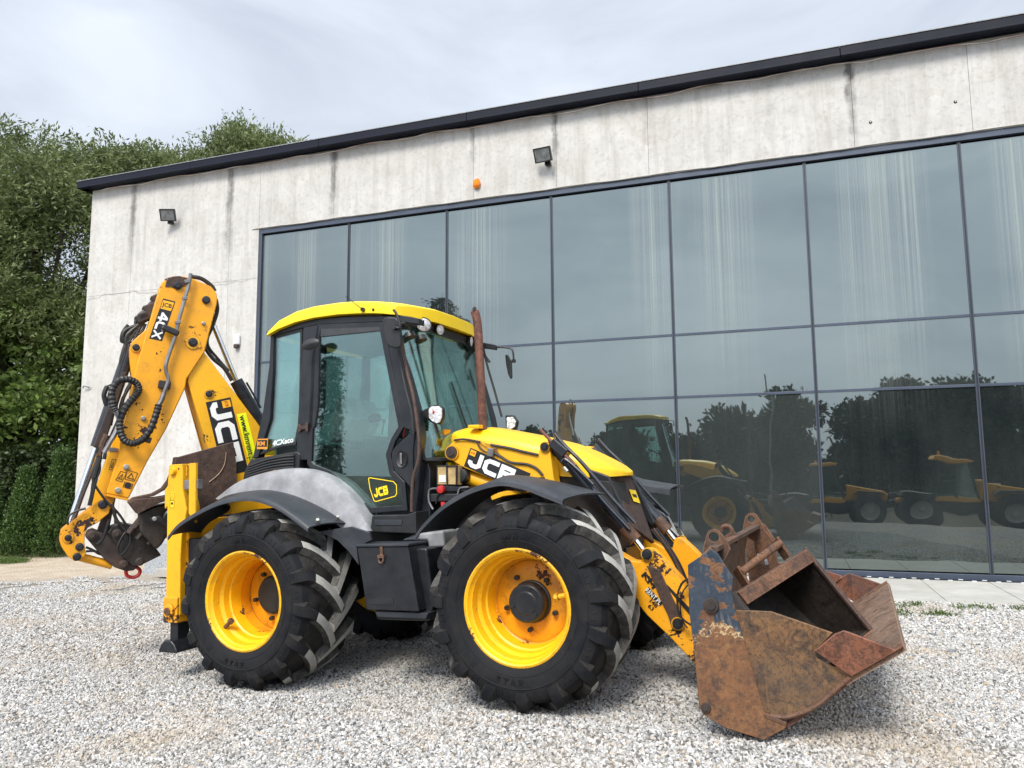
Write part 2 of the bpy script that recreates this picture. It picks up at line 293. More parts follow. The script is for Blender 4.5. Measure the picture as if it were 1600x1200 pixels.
# ------------------------------------------------------------------ object helpers
def tag(o,label=None,cat=None,group=None,kind=None):
    for k,v in (('label',label),('category',cat),('group',group),('kind',kind)):
        if v: o[k]=v
    return o
def link(o,parent=None):
    COL.objects.link(o)
    if parent is not None: o.parent=parent
    return o
def empty(name,mat,label,cat,group=None):
    o=bpy.data.objects.new(name,None); o.empty_display_size=.3; COL.objects.link(o); o.matrix_world=mat; return tag(o,label,cat,group)
class MB:
    """collects faces; coordinates (u,v,w) with v towards the viewer are flipped to Blender's y on build when flip"""
    def __init__(s,flip=True): s.v=[]; s.f=[]; s.mi=[]; s.flip=flip; s.off=(0,0,0)
    def add(s,vs,fs,mi=0):
        b=len(s.v); s.v+= [tuple(p) for p in vs]; s.f+=[tuple(b+i for i in f) for f in fs]; s.mi+=[mi]*len(fs); return s
    def prism(s,poly,v0,v1,mi=0,mis=None):
        n=len(poly); vs=[(p[0],v0,p[1]) for p in poly]+[(p[0],v1,p[1]) for p in poly]
        fs=[tuple(range(n)),tuple(range(2*n-1,n-1,-1))]+[(i,(i+1)%n,n+(i+1)%n,n+i) for i in range(n)]
        s.add(vs,fs,mi)
        if mis is not None:
            for i in range(n): s.mi[-n+i]=mis
        return s
    def box(s,c,d,rot=None,mi=0):
        q=[Vector((x*d[0]/2,y*d[1]/2,z*d[2]/2)) for x in(-1,1) for y in(-1,1) for z in(-1,1)]
        if rot: 
            e=Euler(rot); q=[e.to_matrix()@p for p in q]
        s.add([(p.x+c[0],p.y+c[1],p.z+c[2]) for p in q],[(0,1,3,2),(4,6,7,5),(0,4,5,1),(2,3,7,6),(0,2,6,4),(1,5,7,3)],mi); return s
    def hexa(s,b,t,mi=0):
        s.add(list(b)+list(t),[(3,2,1,0),(4,5,6,7),(0,1,5,4),(1,2,6,5),(2,3,7,6),(3,0,4,7)],mi); return s
    def plate(s,pts,th,mi=0):
        """thick polygon plate from 3D points"""
        p=[Vector(q) for q in pts]; nn=Vector((0,0,0))
        for i in range(len(p)): nn+=(p[i]-p[0]).cross(p[(i+1)%len(p)]-p[0])
        nn.normalize(); n=len(p); vs=[tuple(q-nn*th/2) for q in p]+[tuple(q+nn*th/2) for q in p]
        s.add(vs,[tuple(range(n-1,-1,-1)),tuple(range(n,2*n))]+[(i,(i+1)%n,n+(i+1)%n,n+i) for i in range(n)],mi); return s
    def cyl(s,a,b,r0,r1=None,seg=20,mi=0,cap=True):
        r1=r0 if r1 is None else r1; a=Vector(a); b=Vector(b); d=(b-a).normalized()
        x=d.orthogonal().normalized(); y=d.cross(x); vs=[]
        for c,r in((a,r0),(b,r1)):
            for i in range(seg):
                t=2*math.pi*i/seg; vs.append(tuple(c+(x*math.cos(t)+y*math.sin(t))*r))
        fs=[(i,(i+1)%seg,seg+(i+1)%seg,seg+i) for i in range(seg)]
        if cap: fs+=[tuple(range(seg-1,-1,-1)),tuple(range(seg,2*seg))]
        s.add(vs,fs,mi); return s
    def lathe(s,prof,axis0,axisd,seg=48,mi=0,mis=None):
        """prof: (radius, distance along axis)"""
        a=Vector(axis0); d=Vector(axisd).normalized(); x=d.orthogonal().normalized(); y=d.cross(x); vs=[]; n=len(prof)
        for (r,h) in prof:
            for i in range(seg):
                t=2*math.pi*i/seg; vs.append(tuple(a+d*h+(x*math.cos(t)+y*math.sin(t))*r))
        b=len(s.v); s.v+=vs
        for k in range(n-1):
            for i in range(seg):
                s.f.append((b+k*seg+i,b+k*seg+(i+1)%seg,b+(k+1)*seg+(i+1)%seg,b+(k+1)*seg+i)); s.mi.append(mis[k] if mis else mi)
        return s
    def tube(s,pts,r,seg=8,mi=0,smooth=True,rf=None):
        P=[Vector(p) for p in pts]
        if smooth and len(P)>2: P=catmull(P)
        n=len(P); prev=None; rings=[]
        for i,p in enumerate(P):
            d=(P[min(i+1,n-1)]-P[max(i-1,0)]).normalized()
            x=(prev-d*prev.dot(d)) if prev is not None else d.orthogonal()
            x.normalize(); prev=x; y=d.cross(x); rr=r if rf is None else r*rf(i/(n-1),i)
            rings.append([tuple(p+(x*math.cos(2*math.pi*k/seg)+y*math.sin(2*math.pi*k/seg))*rr) for k in range(seg)])
        vs=[q for g in rings for q in g]
        fs=[(i*seg+k,i*seg+(k+1)%seg,(i+1)*seg+(k+1)%seg,(i+1)*seg+k) for i in range(n-1) for k in range(seg)]
        fs+=[tuple(range(seg-1,-1,-1)),tuple(range((n-1)*seg,n*seg))]
        s.add(vs,fs,mi); return s
    def grid(s,rows,mi=0,closed=False):
        h=len(rows); w=len(rows[0]); vs=[p for r in rows for p in r]
        s.add(vs,[(i*w+j,i*w+(j+1)%w,(i+1)*w+(j+1)%w,(i+1)*w+j) for i in range(h-1) for j in range(w if closed else w-1)],mi); return s
    def sheet(s,rows,th,mi=0):
        """thick sheet from a grid of points"""
        h=len(rows); w=len(rows[0]); P=[[Vector(p) for p in r] for r in rows]; N=[[None]*w for _ in range(h)]
        for i in range(h):
            for j in range(w):
                a=P[min(i+1,h-1)][j]-P[max(i-1,0)][j]; b=P[i][min(j+1,w-1)]-P[i][max(j-1,0)]; q=a.cross(b); N[i][j]=q.normalized() if q.length>1e-9 else Vector((0,0,1))
        top=[[tuple(P[i][j]+N[i][j]*th/2) for j in range(w)] for i in range(h)]; bot=[[tuple(P[i][j]-N[i][j]*th/2) for j in range(w)] for i in range(h)]
        s.grid(top,mi); s.grid([r[::-1] for r in bot],mi)
        loop=[(0,j) for j in range(w)]+[(i,w-1) for i in range(1,h)]+[(h-1,j) for j in range(w-2,-1,-1)]+[(i,0) for i in range(h-2,0,-1)]
        n=len(loop); s.add([top[i][j] for i,j in loop]+[bot[i][j] for i,j in loop],[(k,(k+1)%n,n+(k+1)%n,n+k) for k in range(n)],mi); return s
    def mesh(s,name,mats,ang=32,recalc=True):
        me=bpy.data.meshes.new(name); v=s.v
        if s.flip: v=[(p[0]-s.off[0],-(p[1])-s.off[1],p[2]-s.off[2]) for p in v]
        me.from_pydata(v,[],s.f)
        for m in (mats if isinstance(mats,(list,tuple)) else [mats]): me.materials.append(M[m] if isinstance(m,str) else m)
        me.polygons.foreach_set('material_index',s.mi); me.update()
        if recalc:
            b=bmesh.new(); b.from_mesh(me); bmesh.ops.remove_doubles(b,verts=b.verts,dist=1e-5); bmesh.ops.recalc_face_normals(b,faces=b.faces); b.to_mesh(me); b.free()
        me.polygons.foreach_set('use_smooth',[True]*len(me.polygons)); me.set_sharp_from_angle(angle=R(ang)); return me
    def obj(s,name,mats,parent=None,bevel=0,ang=32,label=None,segs=2):
        o=bpy.data.objects.new(name,s.mesh(name,mats,ang)); link(o,parent)
        if bevel:
            b=o.modifiers.new('b','BEVEL'); b.width=bevel; b.segments=segs; b.limit_method='ANGLE'; b.angle_limit=R(35); b.harden_normals=True
        if label: o['label']=label
        return o
def catmull(P,sub=6):
    out=[]; n=len(P)
    for i in range(n-1):
        p0=P[max(i-1,0)]; p1=P[i]; p2=P[i+1]; p3=P[min(i+2,n-1)]
        for k in range(sub):
            t=k/sub; out.append(.5*((2*p1)+(p2-p0)*t+(2*p0-5*p1+4*p2-p3)*t*t+(3*p1-p0-3*p2+p3)*t**3))
    out.append(P[-1]); return out
# ------------------------------------------------------------------ ground
def gh(x,y):
    x=np.asarray(x,float); y=np.asarray(y,float)
    z=np.interp(x,[-14,-4,-2.1,-.9,0,1.5,3.5,14],[-.03,0,.018,.055,.108,.17,.125,.12])
    b=np.clip(-y/10.,0,1); z=z*(1-b)-.80*b*b*(3-2*b)
    far=np.clip((np.hypot(x,y)-30)/40,0,1); return z*(1-far)+0*far
def rel(x,y):
    x=np.asarray(x,float); y=np.asarray(y,float); U_=np.array([.9125,-.4094]); V_=np.array([-.4094,-.9123]); dx=x+1.490; dy=y-6.846; u=dx*U_[0]+dy*U_[1]; v=dx*V_[0]+dy*V_[1]; o=0.*x
    for s in (.87,-.87):     # tracks pressed into the gravel by the fat tyres, running back from the machine
        e=np.abs(v-s+.05*np.sin(u*.8)); o=o-.020*np.exp(-(e/.24)**4)+.012*np.exp(-((e-.36)/.09)**2)
    fade=1/(1+np.exp((np.hypot(x,y)-13)*1.5)); und=.007*np.sin(x*3.1+1.3*np.sin(y*1.7))*np.sin(y*2.7+.8*np.sin(x*2.3))+.004*np.sin(x*7.7+y*3.3)
    return (o*(u<3.3)+und)*fade
def axis_pts(a,b,near,step,n_far):
    mid=np.arange(-near,near+.01,step); l=-np.geomspace(near,-a,n_far)[1:][::-1]; r=np.geomspace(near,b,n_far)[1:]; return np.concatenate([l,mid,r])
gx=axis_pts(-600,600,14,.1,16); gy=axis_pts(-600,600,16,.1,16)
X,Y=np.meshgrid(gx,gy); Z=gh(X,Y)+.012*np.sin(X*1.9+Y*.7)*np.exp(-((np.hypot(X,Y)/14)**4))+rel(X,Y)-.004
def npmesh(name,V,F,mat,smooth=False):
    me=bpy.data.meshes.new(name); V=np.asarray(V,np.float32); F=np.asarray(F,np.int32); k=F.shape[1]
    me.vertices.add(len(V)); me.vertices.foreach_set('co',V.ravel()); me.loops.add(F.size); me.loops.foreach_set('vertex_index',F.ravel())
    me.polygons.add(len(F)); me.polygons.foreach_set('loop_start',np.arange(0,F.size,k,dtype=np.int32))
    me.update(calc_edges=True); me.materials.append(M[mat] if isinstance(mat,str) else mat)
    if smooth: me.polygons.foreach_set('use_smooth',np.ones(len(F),bool))
    return me
h,w=X.shape; idx=np.arange(h*w).reshape(h,w)
F=np.stack([idx[:-1,:-1],idx[:-1,1:],idx[1:,1:],idx[1:,:-1]],-1).reshape(-1,4)
g=bpy.data.objects.new('gravel_ground',npmesh('gravel_ground',np.stack([X,Y,Z],-1).reshape(-1,3),F,'ground',True)); link(g); tag(g,kind='structure')
# loose crushed stone scattered over the ground in view
def gh2(x,y): return rel(x,y)+ gh(x,y)+.012*np.sin(x*1.9+y*.7)*np.exp(-((np.hypot(x,y)/14)**4))
FA=R(19.63); EX=np.array([math.cos(FA),-math.sin(FA)]); NN=np.array([math.sin(FA),math.cos(FA)])
def stone_patch(name,y0,y1,st,seed,dens,size,label):
    xs=np.arange(-13,13,st); ys=np.arange(y0,y1+st*.6,st); X,Y=np.meshgrid(xs,ys); Z=gh2(X,Y)+.002
    h,w=X.shape; idx=np.arange(h*w).reshape(h,w); cx=X[:-1,:-1]+st/2; cy=Y[:-1,:-1]+st/2
    dn=cx*NN[0]+cy*NN[1]-12; s_=cx*EX[0]+cy*EX[1]
    rj=np.random.default_rng(seed).random(cx.shape); ok=(np.abs(cx)<.72*cy+1.1)&(((dn<-2.21))|((s_<-13.9)))&((cy-.38*cx+.5*np.sin(cx*2.1)+rj*2.2)<15.4)
    F=np.stack([idx[:-1,:-1],idx[:-1,1:],idx[1:,1:],idx[1:,:-1]],-1)[ok]
    me=npmesh(name,np.stack([X,Y,Z],-1).reshape(-1,3),F,'ground')
    o=bpy.data.objects.new(name,me); link(o); tag(o,label,'gravel',kind='stuff')
    ng=bpy.data.node_groups.new('scatter_'+name,'GeometryNodeTree'); ng.interface.new_socket('Geometry',in_out='INPUT',socket_type='NodeSocketGeometry'); ng.interface.new_socket('Geometry',in_out='OUTPUT',socket_type='NodeSocketGeometry')
    N=ng.nodes.new; K=ng.links.new; gi=N('NodeGroupInput'); go=N('NodeGroupOutput')
    dp=N('GeometryNodeDistributePointsOnFaces'); dp.inputs['Density'].default_value=dens; dp.inputs['Seed'].default_value=seed
    variants=[]
    for k in range(3):
        ic=N('GeometryNodeMeshIcoSphere'); ic.inputs['Radius'].default_value=size; ic.inputs['Subdivisions'].default_value=1
        if k==2: 
            ic=N('GeometryNodeMeshCube'); ic.inputs['Size'].default_value=(size*1.5,size*1.35,size*1.2)
        sp=N('GeometryNodeSetPosition'); no=N('ShaderNodeTexNoise'); no.inputs['Scale'].default_value=.9/size; no.noise_dimensions='4D'; no.inputs['W'].default_value=k*3.7
        sb=N('ShaderNodeVectorMath'); sb.operation='SUBTRACT'; sb.inputs[1].default_value=(.5,.5,.5); scl=N('ShaderNodeVectorMath'); scl.operation='SCALE'; scl.inputs['Scale'].default_value=size*2.1
        K(no.outputs['Color'],sb.inputs[0]); K(sb.outputs[0],scl.inputs[0]); K(ic.outputs[0],sp.inputs[0]); K(scl.outputs[0],sp.inputs['Offset'])
        sm=N('GeometryNodeSetMaterial'); sm.inputs['Material'].default_value=M['stone']; K(sp.outputs[0],sm.inputs[0])
        ss=N('GeometryNodeSetShadeSmooth'); ss.inputs['Shade Smooth'].default_value=False; K(sm.outputs[0],ss.inputs[0]); variants.append(ss)
    gi2=N('GeometryNodeGeometryToInstance')
    for q in variants[::-1]: K(q.outputs[0],gi2.inputs[0])
    ip=N('GeometryNodeInstanceOnPoints'); ip.inputs['Pick Instance'].default_value=True
    K(gi.outputs[0],dp.inputs[0]); K(dp.outputs['Points'],ip.inputs['Points']); K(gi2.outputs[0],ip.inputs['Instance'])
    rr=N('FunctionNodeRandomValue'); rr.data_type='FLOAT_VECTOR'; rr.inputs[0].default_value=(0,0,0); rr.inputs[1].default_value=(6.28,6.28,6.28)
    rs=N('FunctionNodeRandomValue'); rs.data_type='FLOAT_VECTOR'; rs.inputs[0].default_value=(.45,.4,.35); rs.inputs[1].default_value=(1.3,1.1,.9); rs.inputs['Seed'].default_value=5
    K(rr.outputs[0],ip.inputs['Rotation']); K(rs.outputs[0],ip.inputs['Scale'])
    jn=N('GeometryNodeJoinGeometry'); K(ip.outputs[0],jn.inputs[0]); K(gi.outputs[0],jn.inputs[0]); K(jn.outputs[0],go.inputs[0])
    md=o.modifiers.new('scatter','NODES'); md.node_group=ng; return o
stone_patch('gravel',3.0,7.0,.1,1,3500,.0128,'loose pale grey crushed stone around the wheels in the foreground')
stone_patch('gravel',7.0,17.,.2,2,1900,.0145,'loose pale grey crushed stone further back towards the building')
# single larger stones lying on the gravel, right of the bucket
def rock(name,loc,sc,mat,label,seed):
    b=bmesh.new(); bmesh.ops.create_icosphere(b,subdivisions=2,radius=1); rg=random.Random(seed); ds=[(Vector((rg.gauss(0,1),rg.gauss(0,1),rg.gauss(0,1))).normalized(),rg.uniform(.55,.85)) for _ in range(9)]
    for v in b.verts:
        for d,k in ds:
            t=v.co.dot(d)
            if t>k: v.co-=d*(t-k)
        v.co=Vector((v.co.x*sc[0],v.co.y*sc[1],v.co.z*sc[2]))
    me=bpy.data.meshes.new(name); b.to_mesh(me); b.free(); me.materials.append(M[mat]); o=bpy.data.objects.new(name,me); link(o)
    o.location=(loc[0],loc[1],float(gh2(loc[0],loc[1]))+sc[2]*.35); o.rotation_euler=(0,0,rg.uniform(0,3)); return tag(o,label,'stone')
M['rockgrey']=simple('grey_rock',(.20,.205,.21),.85,var=.3,scale=30,bump=.6); M['rocktan']=simple('tan_rock',(.42,.34,.24),.9,var=.3,scale=30,bump=.6)
def gpt(px,py,z=.14):
    d=CR@np.array([px-800.,600.-py,-1202.]); t=(z-CAM_H)/d[2]; return d[0]*t,d[1]*t
for px,py,s_,mt,lb in [(1487,1014,(.055,.035,.028),'rockgrey','dark grey flat stone on the gravel right of the bucket, largest there'),(1422,1027,(.038,.03,.022),'rocktan','small brown stone on the gravel close to the bucket tip'),
    (1445,1012,(.036,.026,.018),'rocktan','tan stone chip left of the grey flat stone'),(1563,1045,(.045,.02,.016),'rockgrey','elongated dark stone near the right edge of the gravel'),
    (1541,1066,(.035,.028,.018),'rocktan','yellowish stone below the elongated dark stone'),(1466,1124,(.03,.024,.016),'rocktan','small tan stone low on the right of the gravel'),(1356,1058,(.03,.018,.014),'rockgrey','dark flat chip just under the edge of the rusty bucket')]:
    x,y=gpt(px,py); rock('stone',(x,y),s_,mt,lb,int(px))

# ------------------------------------------------------------------ building (local x along the facade, y into it)
BM=Matrix([[EX[0],NN[0],0,NN[0]*12],[EX[1],NN[1],0,NN[1]*12],[0,0,1,0],[0,0,0,1]])
bld=empty('building',BM,'grey concrete building with a dark mirrored glass front and navy roof edge behind the digger','building')
def bbox(name,x0,x1,y0,y1,z0,z1,mat,parent=bld,bevel=0,label=None):
    return MB(False).box(((x0+x1)/2,(y0+y1)/2,(z0+z1)/2),(x1-x0,y1-y0,z1-z0)).obj(name,mat,parent,bevel=bevel,label=label)
JX=[-13.79,-12.62,-10.14,-7.78,-4.96,-3.45,-1.9,1.14,2.67,5.2,7.7,9.6]; GX0,GX1=-9.45,8.6; G=.0025
def wall_rows(x0,x1):
    if x1<=GX0+.01: return [(-.3,5.36),(5.36,7.68)]
    return [(6.325,7.68)]
xs=sorted(set(JX+[GX0,GX1]))
for a,b in zip(xs[:-1],xs[1:]):
    rows=[(6.325,7.68)]
    if b<=GX0+.001: rows=[(-.3,5.36),(5.36,7.68)]
    if a>=GX1-.001: rows=[(-.3,7.68)]
    for z0,z1 in rows: bbox('wall_panel',a+G,b-G,-.03,.27,z0+G,z1-G,'concrete')
bbox('wall_core',-13.75,9.58,.275,.35,6.35,7.67,'concrete'); bbox('wall_core',-13.75,-9.48,.275,.35,-.3,6.34,'concrete')
bbox('side_wall',-13.79,-13.5,.36,14,-.3,7.68,'concrete'); bbox('side_wall',9.3,9.6,.36,14,-.3,7.68,'concrete'); bbox('rear_wall',-13.49,9.29,13.7,14,-.3,7.68,'concrete')
bbox('flat_roof',-13.9,9.7,-.1,14.1,7.71,7.83,'trimtop')
# roof edge: dark fascia with a lower lip, grey capping on top, in lengths
fas=[-14.0,-11.0,-8.0,-5.0,-2.0,1.0,4.0,7.0,9.75]
for a,b in zip(fas[:-1],fas[1:]):
    o=MB(False); o.box(((a+b)/2,-.20,7.76),(b-a-.004,.09,.145)); o.box(((a+b)/2,-.225,7.70),(b-a-.006,.06,.035)); o.obj('roof_fascia','trim',bld,bevel=.008)
    MB(False).box(((a+b)/2,-.13,7.842),(b-a-.004,.25,.014)).obj('roof_capping','trimtop',bld)
bbox('soffit',-13.98,9.74,-.151,-.035,7.690,7.697,'trim')
bbox('roof_fascia',-13.99,-13.80,-.14,14.1,7.69,7.83,'trim')
rg=random.Random(3); pts=[( -13.6+i*.22,-.045,7.655+.018*math.sin(i*.9)+.012*math.sin(i*.23)+rg.uniform(-.012,.012)) for i in range(106)]
MB(False).tube(pts,.009,5,smooth=False,rf=lambda t,i:.5+1.1*abs(math.sin(i*1.3))).obj('sealant_bead','sealant',bld)
pts=[( -9.6+i*.17,-.040,6.338+.006*math.sin(i*.7)+rg.uniform(-.004,.004)) for i in range(106)]
MB(False).tube(pts,.010,5,smooth=False,rf=lambda t,i:.6+.6*abs(math.sin(i*1.7))).obj('mortar_bead','slab',bld)
# glazing
MX=[-9.40,-7.475,-5.49,-3.565,-1.6,.43,2.49,4.52,6.55,8.55]; TZ=[.20,2.745,3.722,6.22]
bbox('window_frame',GX0,GX1,-.015,.12,6.235,6.325,'frame',bevel=.004); bbox('window_frame',GX0,-9.385,-.015,.12,.10,6.233,'frame',bevel=.004)
bbox('window_frame',GX0,GX1,-.015,.12,.12,.20,'frame',bevel=.004)
for x in MX[1:-1]:
    bbox('mullion',x-.024,x+.024,.018,.14,.203,6.232,'frame',bevel=.003)
    bbox('mullion_gasket',x-.008,x+.008,.010,.0165,.205,6.23,'decal_black')
for i,(a,b) in enumerate(zip(MX[:-1],MX[1:])):
    for z in TZ[1:-1]:
        bbox('transom',a+.026,b-.026,.018,.14,z-.02,z+.02,'frame',bevel=.003)
    for k,(z0,z1) in enumerate(zip(TZ[:-1],TZ[1:])):
        r2=random.Random(i*7+k); o=bbox('glass_pane',-(b-a)/2+.022,(b-a)/2-.022,-.012,.012,-(z1-z0)/2+.018,(z1-z0)/2-.018,'facadeglass')
        o.location=((a+b)/2,.045,(z0+z1)/2); o.rotation_euler=(R(r2.uniform(-.15,.15)),0,R(r2.uniform(-.15,.15)))
# dark room behind the tinted panes
bbox('interior_floor',-9.4,8.6,.3,13.6,-.25,.1,'slab')
# drain channel at the foot of the glazing
bbox('drain_channel',GX0,GX1,-.17,-.02,.10,.128,'trim')
m_=MB(False)
for i in range(128): 
    x=GX0+.07+i*.14; m_.box((x,-.155 if i%2 else -.05,.1315),(.055,.028,.006))
tag(m_.obj('drain_slots','white',bld),kind='stuff')
# paving slabs
pav=empty('paving',BM,'pale concrete paving strip at the foot of the glass front','paving')
del pav['category'],pav['label']; pav['kind']='structure'
k=0; x=1.6-.795*14
while x<9.5:
    MB(False).box((x+.3975,-1.19,.07),(.787,2.0,.126 if k%2 else .124)).obj('paving_slab','slab',pav,bevel=.006); x+=.795; k+=1
# floodlights
def floodlight(s,z,label,yaw):
    t=empty('floodlight',BM@Matrix.Translation((s,-.03,z)),label,'floodlight','floodlights on the concrete wall')
    A=Matrix.Rotation(R(yaw),4,'Z')@Matrix.Translation((0,-.20,.03))@Matrix.Rotation(R(26),4,'X')
    def part(mb,name,mat,bev=0):
        mb.v=[tuple(A@Vector(p)) for p in mb.v]; return mb.obj(name,mat,t,bevel=bev)
    b=MB(False); b.box((0,0,0),(.30,.05,.24)); 
    for q in range(7): b.box((-.12+q*.04,.038,0),(.008,.03,.2))
    part(b,'housing','blackmetal',.006)
    b=MB(False)
    for c,d in (((0,-.03,.112),(.30,.012,.016)),((0,-.03,-.112),(.30,.012,.016)),((.142,-.03,0),(.016,.012,.206)),((-.142,-.03,0),(.016,.012,.206))): b.box(c,d)
    part(b,'bezel','blackmetal')
    part(MB(False).box((0,-.028,0),(.262,.004,.202)),'lens','lampglass')
    b=MB(False).box((0,-.09,-.03),(.03,.18,.02)); b.box((0,-.01,-.02),(.10,.02,.09)); b.cyl((-.1,-.17,-.03),(.1,-.17,-.03),.012); b.box((.03,-.06,-.08),(.09,.08,.07)); b.obj('bracket','blackmetal',t,bevel=.004)
floodlight(-3.60,6.84,'black floodlight on the concrete above the glass, right of the orange foam blob',-6)
floodlight(-11.6,6.78,'black floodlight on the blank concrete wall at the left, above the digger boom',22)
t=empty('siren_box',BM@Matrix.Translation((-9.85,-.03,4.15)),'small white wall box with a dark lower lens beside the glass front','sensor')
b=MB(False); b.box((0,-.04,.03),(.13,.08,.20)); b.obj('housing','white',t,bevel=.03,segs=3); MB(False).box((0,-.045,-.10),(.10,.07,.08)).obj('lens','rust_black',t,bevel=.02)
rock('foam_blob',(0,0),(.09,.06,.11),'foam','orange foam blob stuck to the concrete above the glass',5).matrix_world=BM@Matrix.Translation((-4.88,-.06,6.62))
bpy.data.objects['foam_blob']['category']='foam blob'
t=empty('cable_stub',BM@Matrix.Translation((-13.55,-.03,3.42)),'short cable end poking out of the wall near its left corner','cable')
MB(False).tube([(0,0,0),(-.03,-.06,.02),(-.10,-.07,.03),(-.13,-.05,-.01)],.012).obj('cable_end','steelpipe',t); MB(False).cyl((0,0,0),(0,-.012,0),.04).obj('wall_plate','slab',t)
for s_,z_,lb in ((1.37,6.69,'dark drilled anchor in the concrete right of the stained joint'),(2.48,6.81,'dark drilled anchor in the concrete near the right edge of the photo')):
    t=empty('wall_anchor',BM@Matrix.Translation((s_,-.03,z_)),lb,'wall anchor','wall anchors'); MB(False).cyl((0,.0,0),(0,-.012,0),.024,.017,12).obj('socket','rust_black',t); MB(False).cyl((0,-.0125,0),(0,-.02,0),.009,seg=8).obj('bolt','zinc',t)
# granite block and red tube hurdle behind the stabiliser
x,y=gpt(250,893,.02); 
bl=MB(False); bl.hexa([(-.34,-.2,-.05),(.6,-.2,-.05),(.6,.3,-.05),(-.34,.3,-.05)],[(-.16,-.14,.50),(.6,-.17,.50),(.6,.3,.48),(-.16,.28,.50)])
o=bl.obj('granite_block','granite',bevel=.02); o.matrix_world=Matrix.Translation((x+.05,y+.1,0))@Matrix.Rotation(-FA,4,'Z'); tag(o,'rough speckled grey stone block on the gravel behind the yellow stabiliser leg','stone block')
x,y=gpt(200,868,.0); t=empty('tube_stand',Matrix.Translation((x,y,0))@Matrix.Rotation(-FA,4,'Z'),'small stand of bent red tube behind the rear bucket hitch','stand')
MB(False).tube([(-.42,0,.0),(-.34,0,.55),(-.24,0,.94),(-.14,0,.98),(.26,0,.98),(.34,0,.92),(.42,0,.3),(.45,0,0)],.017,8,smooth=False).obj('tube_frame','red',t)
MB(False).cyl((-.30,0,.70),(.37,0,.70),.012,seg=8).obj('cross_bar','red',t)

# ------------------------------------------------------------------ vegetation
def leaf_cloud(centers,dirs,n_leaf,length,lw,lh,droop,rg,spread=.35):
    """twigs with alternating leaves; centers (N,3) twig starts, dirs (N,3)"""
    N=len(centers); t=np.linspace(.05,1,n_leaf)[None,:,None]; L_=length*rg.uniform(.6,1.3,(N,1,1))
    p=centers[:,None,:]+dirs[:,None,:]*t*L_; p[...,2]-= (droop*L_[...,0]*(t[...,0]**2))
    ax=dirs[:,None,:]+np.array([0,0,-1.])*droop*2*t
    jit=rg.normal(0,spread,(N,n_leaf,3)); side=rg.normal(0,1,(N,n_leaf,3))
    a=ax/np.linalg.norm(ax,axis=-1,keepdims=True)+jit*1.6; a/=np.linalg.norm(a,axis=-1,keepdims=True)
    b=np.cross(a,side); b/=np.linalg.norm(b,axis=-1,keepdims=True)+1e-9
    s=rg.uniform(.7,1.3,(N,n_leaf,1)); p=p+rg.normal(0,lh*.35,(N,n_leaf,3))
    v=np.stack([p,p+a*lh*.5*s+b*lw*.5*s,p+a*lh*s,p+a*lh*.45*s-b*lw*.5*s],2).reshape(-1,3)
    return v
def lobes_pts(lobes,n,rg,inner=.35):
    vol=np.array([l[3]*l[4] for l in lobes])**1.; k=rg.choice(len(lobes),n,p=vol/vol.sum()); Lb=np.array(lobes)[k]
    d=rg.normal(0,1,(n,3)); d/=np.linalg.norm(d,axis=1,keepdims=True); d[:,2]=np.where(d[:,2]<-.5,-d[:,2],d[:,2])
    r=np.where(rg.random(n)<inner,rg.uniform(.3,.9,n),rg.uniform(.88,1.05,n))
    sub_=np.random.default_rng(len(lobes)*97+n).normal(0,1,(len(lobes),13,3)); sub_/=np.linalg.norm(sub_,axis=2,keepdims=True); sub_[:,:,2]=np.where(sub_[:,:,2]<-.35,-sub_[:,:,2],sub_[:,:,2]); j=rg.integers(0,13,n); SC=sub_[k,j]*.74
    wob=1+.13*np.sin(d[:,0]*7+k)+.11*np.sin(d[:,1]*9+2*k+d[:,2]*5)
    q=np.where((rg.random(n)<.80)[:,None],SC+d*(.36*wob*rg.uniform(.8,1.05,n))[:,None],d*(r*wob*.72)[:,None]); P=Lb[:,:3]+q*np.stack([Lb[:,3],Lb[:,3],Lb[:,4]],-1); return P,d
def tree(name,base,lobes,ntw,nl,tl,lw,lh,droop,mat,label,cat,group,seed,trunk=(.25,3),twigdirup=.25):
    rg=np.random.default_rng(seed); P,d=lobes_pts(lobes,ntw,rg); ok=P[:,2]>.15; P,d=P[ok],d[ok]
    dr=d+rg.normal(0,.45,d.shape)+np.array([0,0,twigdirup]); dr/=np.linalg.norm(dr,axis=1,keepdims=True)
    v=leaf_cloud(P-dr*tl*.4,dr,nl,tl,lw,lh,droop,rg); F=np.arange(len(v)).reshape(-1,4)
    t=empty(name,Matrix.Translation(base),label,cat,group)
    c=bpy.data.objects.new('crown',npmesh('crown',v,F,mat)); link(c,t)
    m=MB(False); top=max(l[2] for l in lobes)
    rr=random.Random(seed); m.tube([(0,0,-.1),(.05,.03,top*.3),(-.05,.1,top*.65),(.05,0,top)],trunk[0],9,rf=lambda t,i:1.15-.8*t)
    for l in lobes: 
        s=(rr.uniform(-.1,.1),rr.uniform(-.1,.1),l[2]*rr.uniform(.25,.45)+.1); m.tube([s,(l[0]*.5,l[1]*.5,(s[2]+l[2])*.52),(l[0]*.95,l[1]*.95,l[2]+l[4]*.3)],trunk[0]*.42,6,rf=lambda t,i:1.1-.85*t)
    m.obj('trunk','bark',t); return t
def rl(n,cx,cy,z0,z1,rx,r0,r1,seed):
    g_=random.Random(seed); return [(cx+g_.uniform(-rx,rx),cy+g_.uniform(-rx,rx)*.7,g_.uniform(z0,z1),g_.uniform(r0,r1),g_.uniform(r0,r1)*.9) for _ in range(n)]
TG='trees growing beside the building'
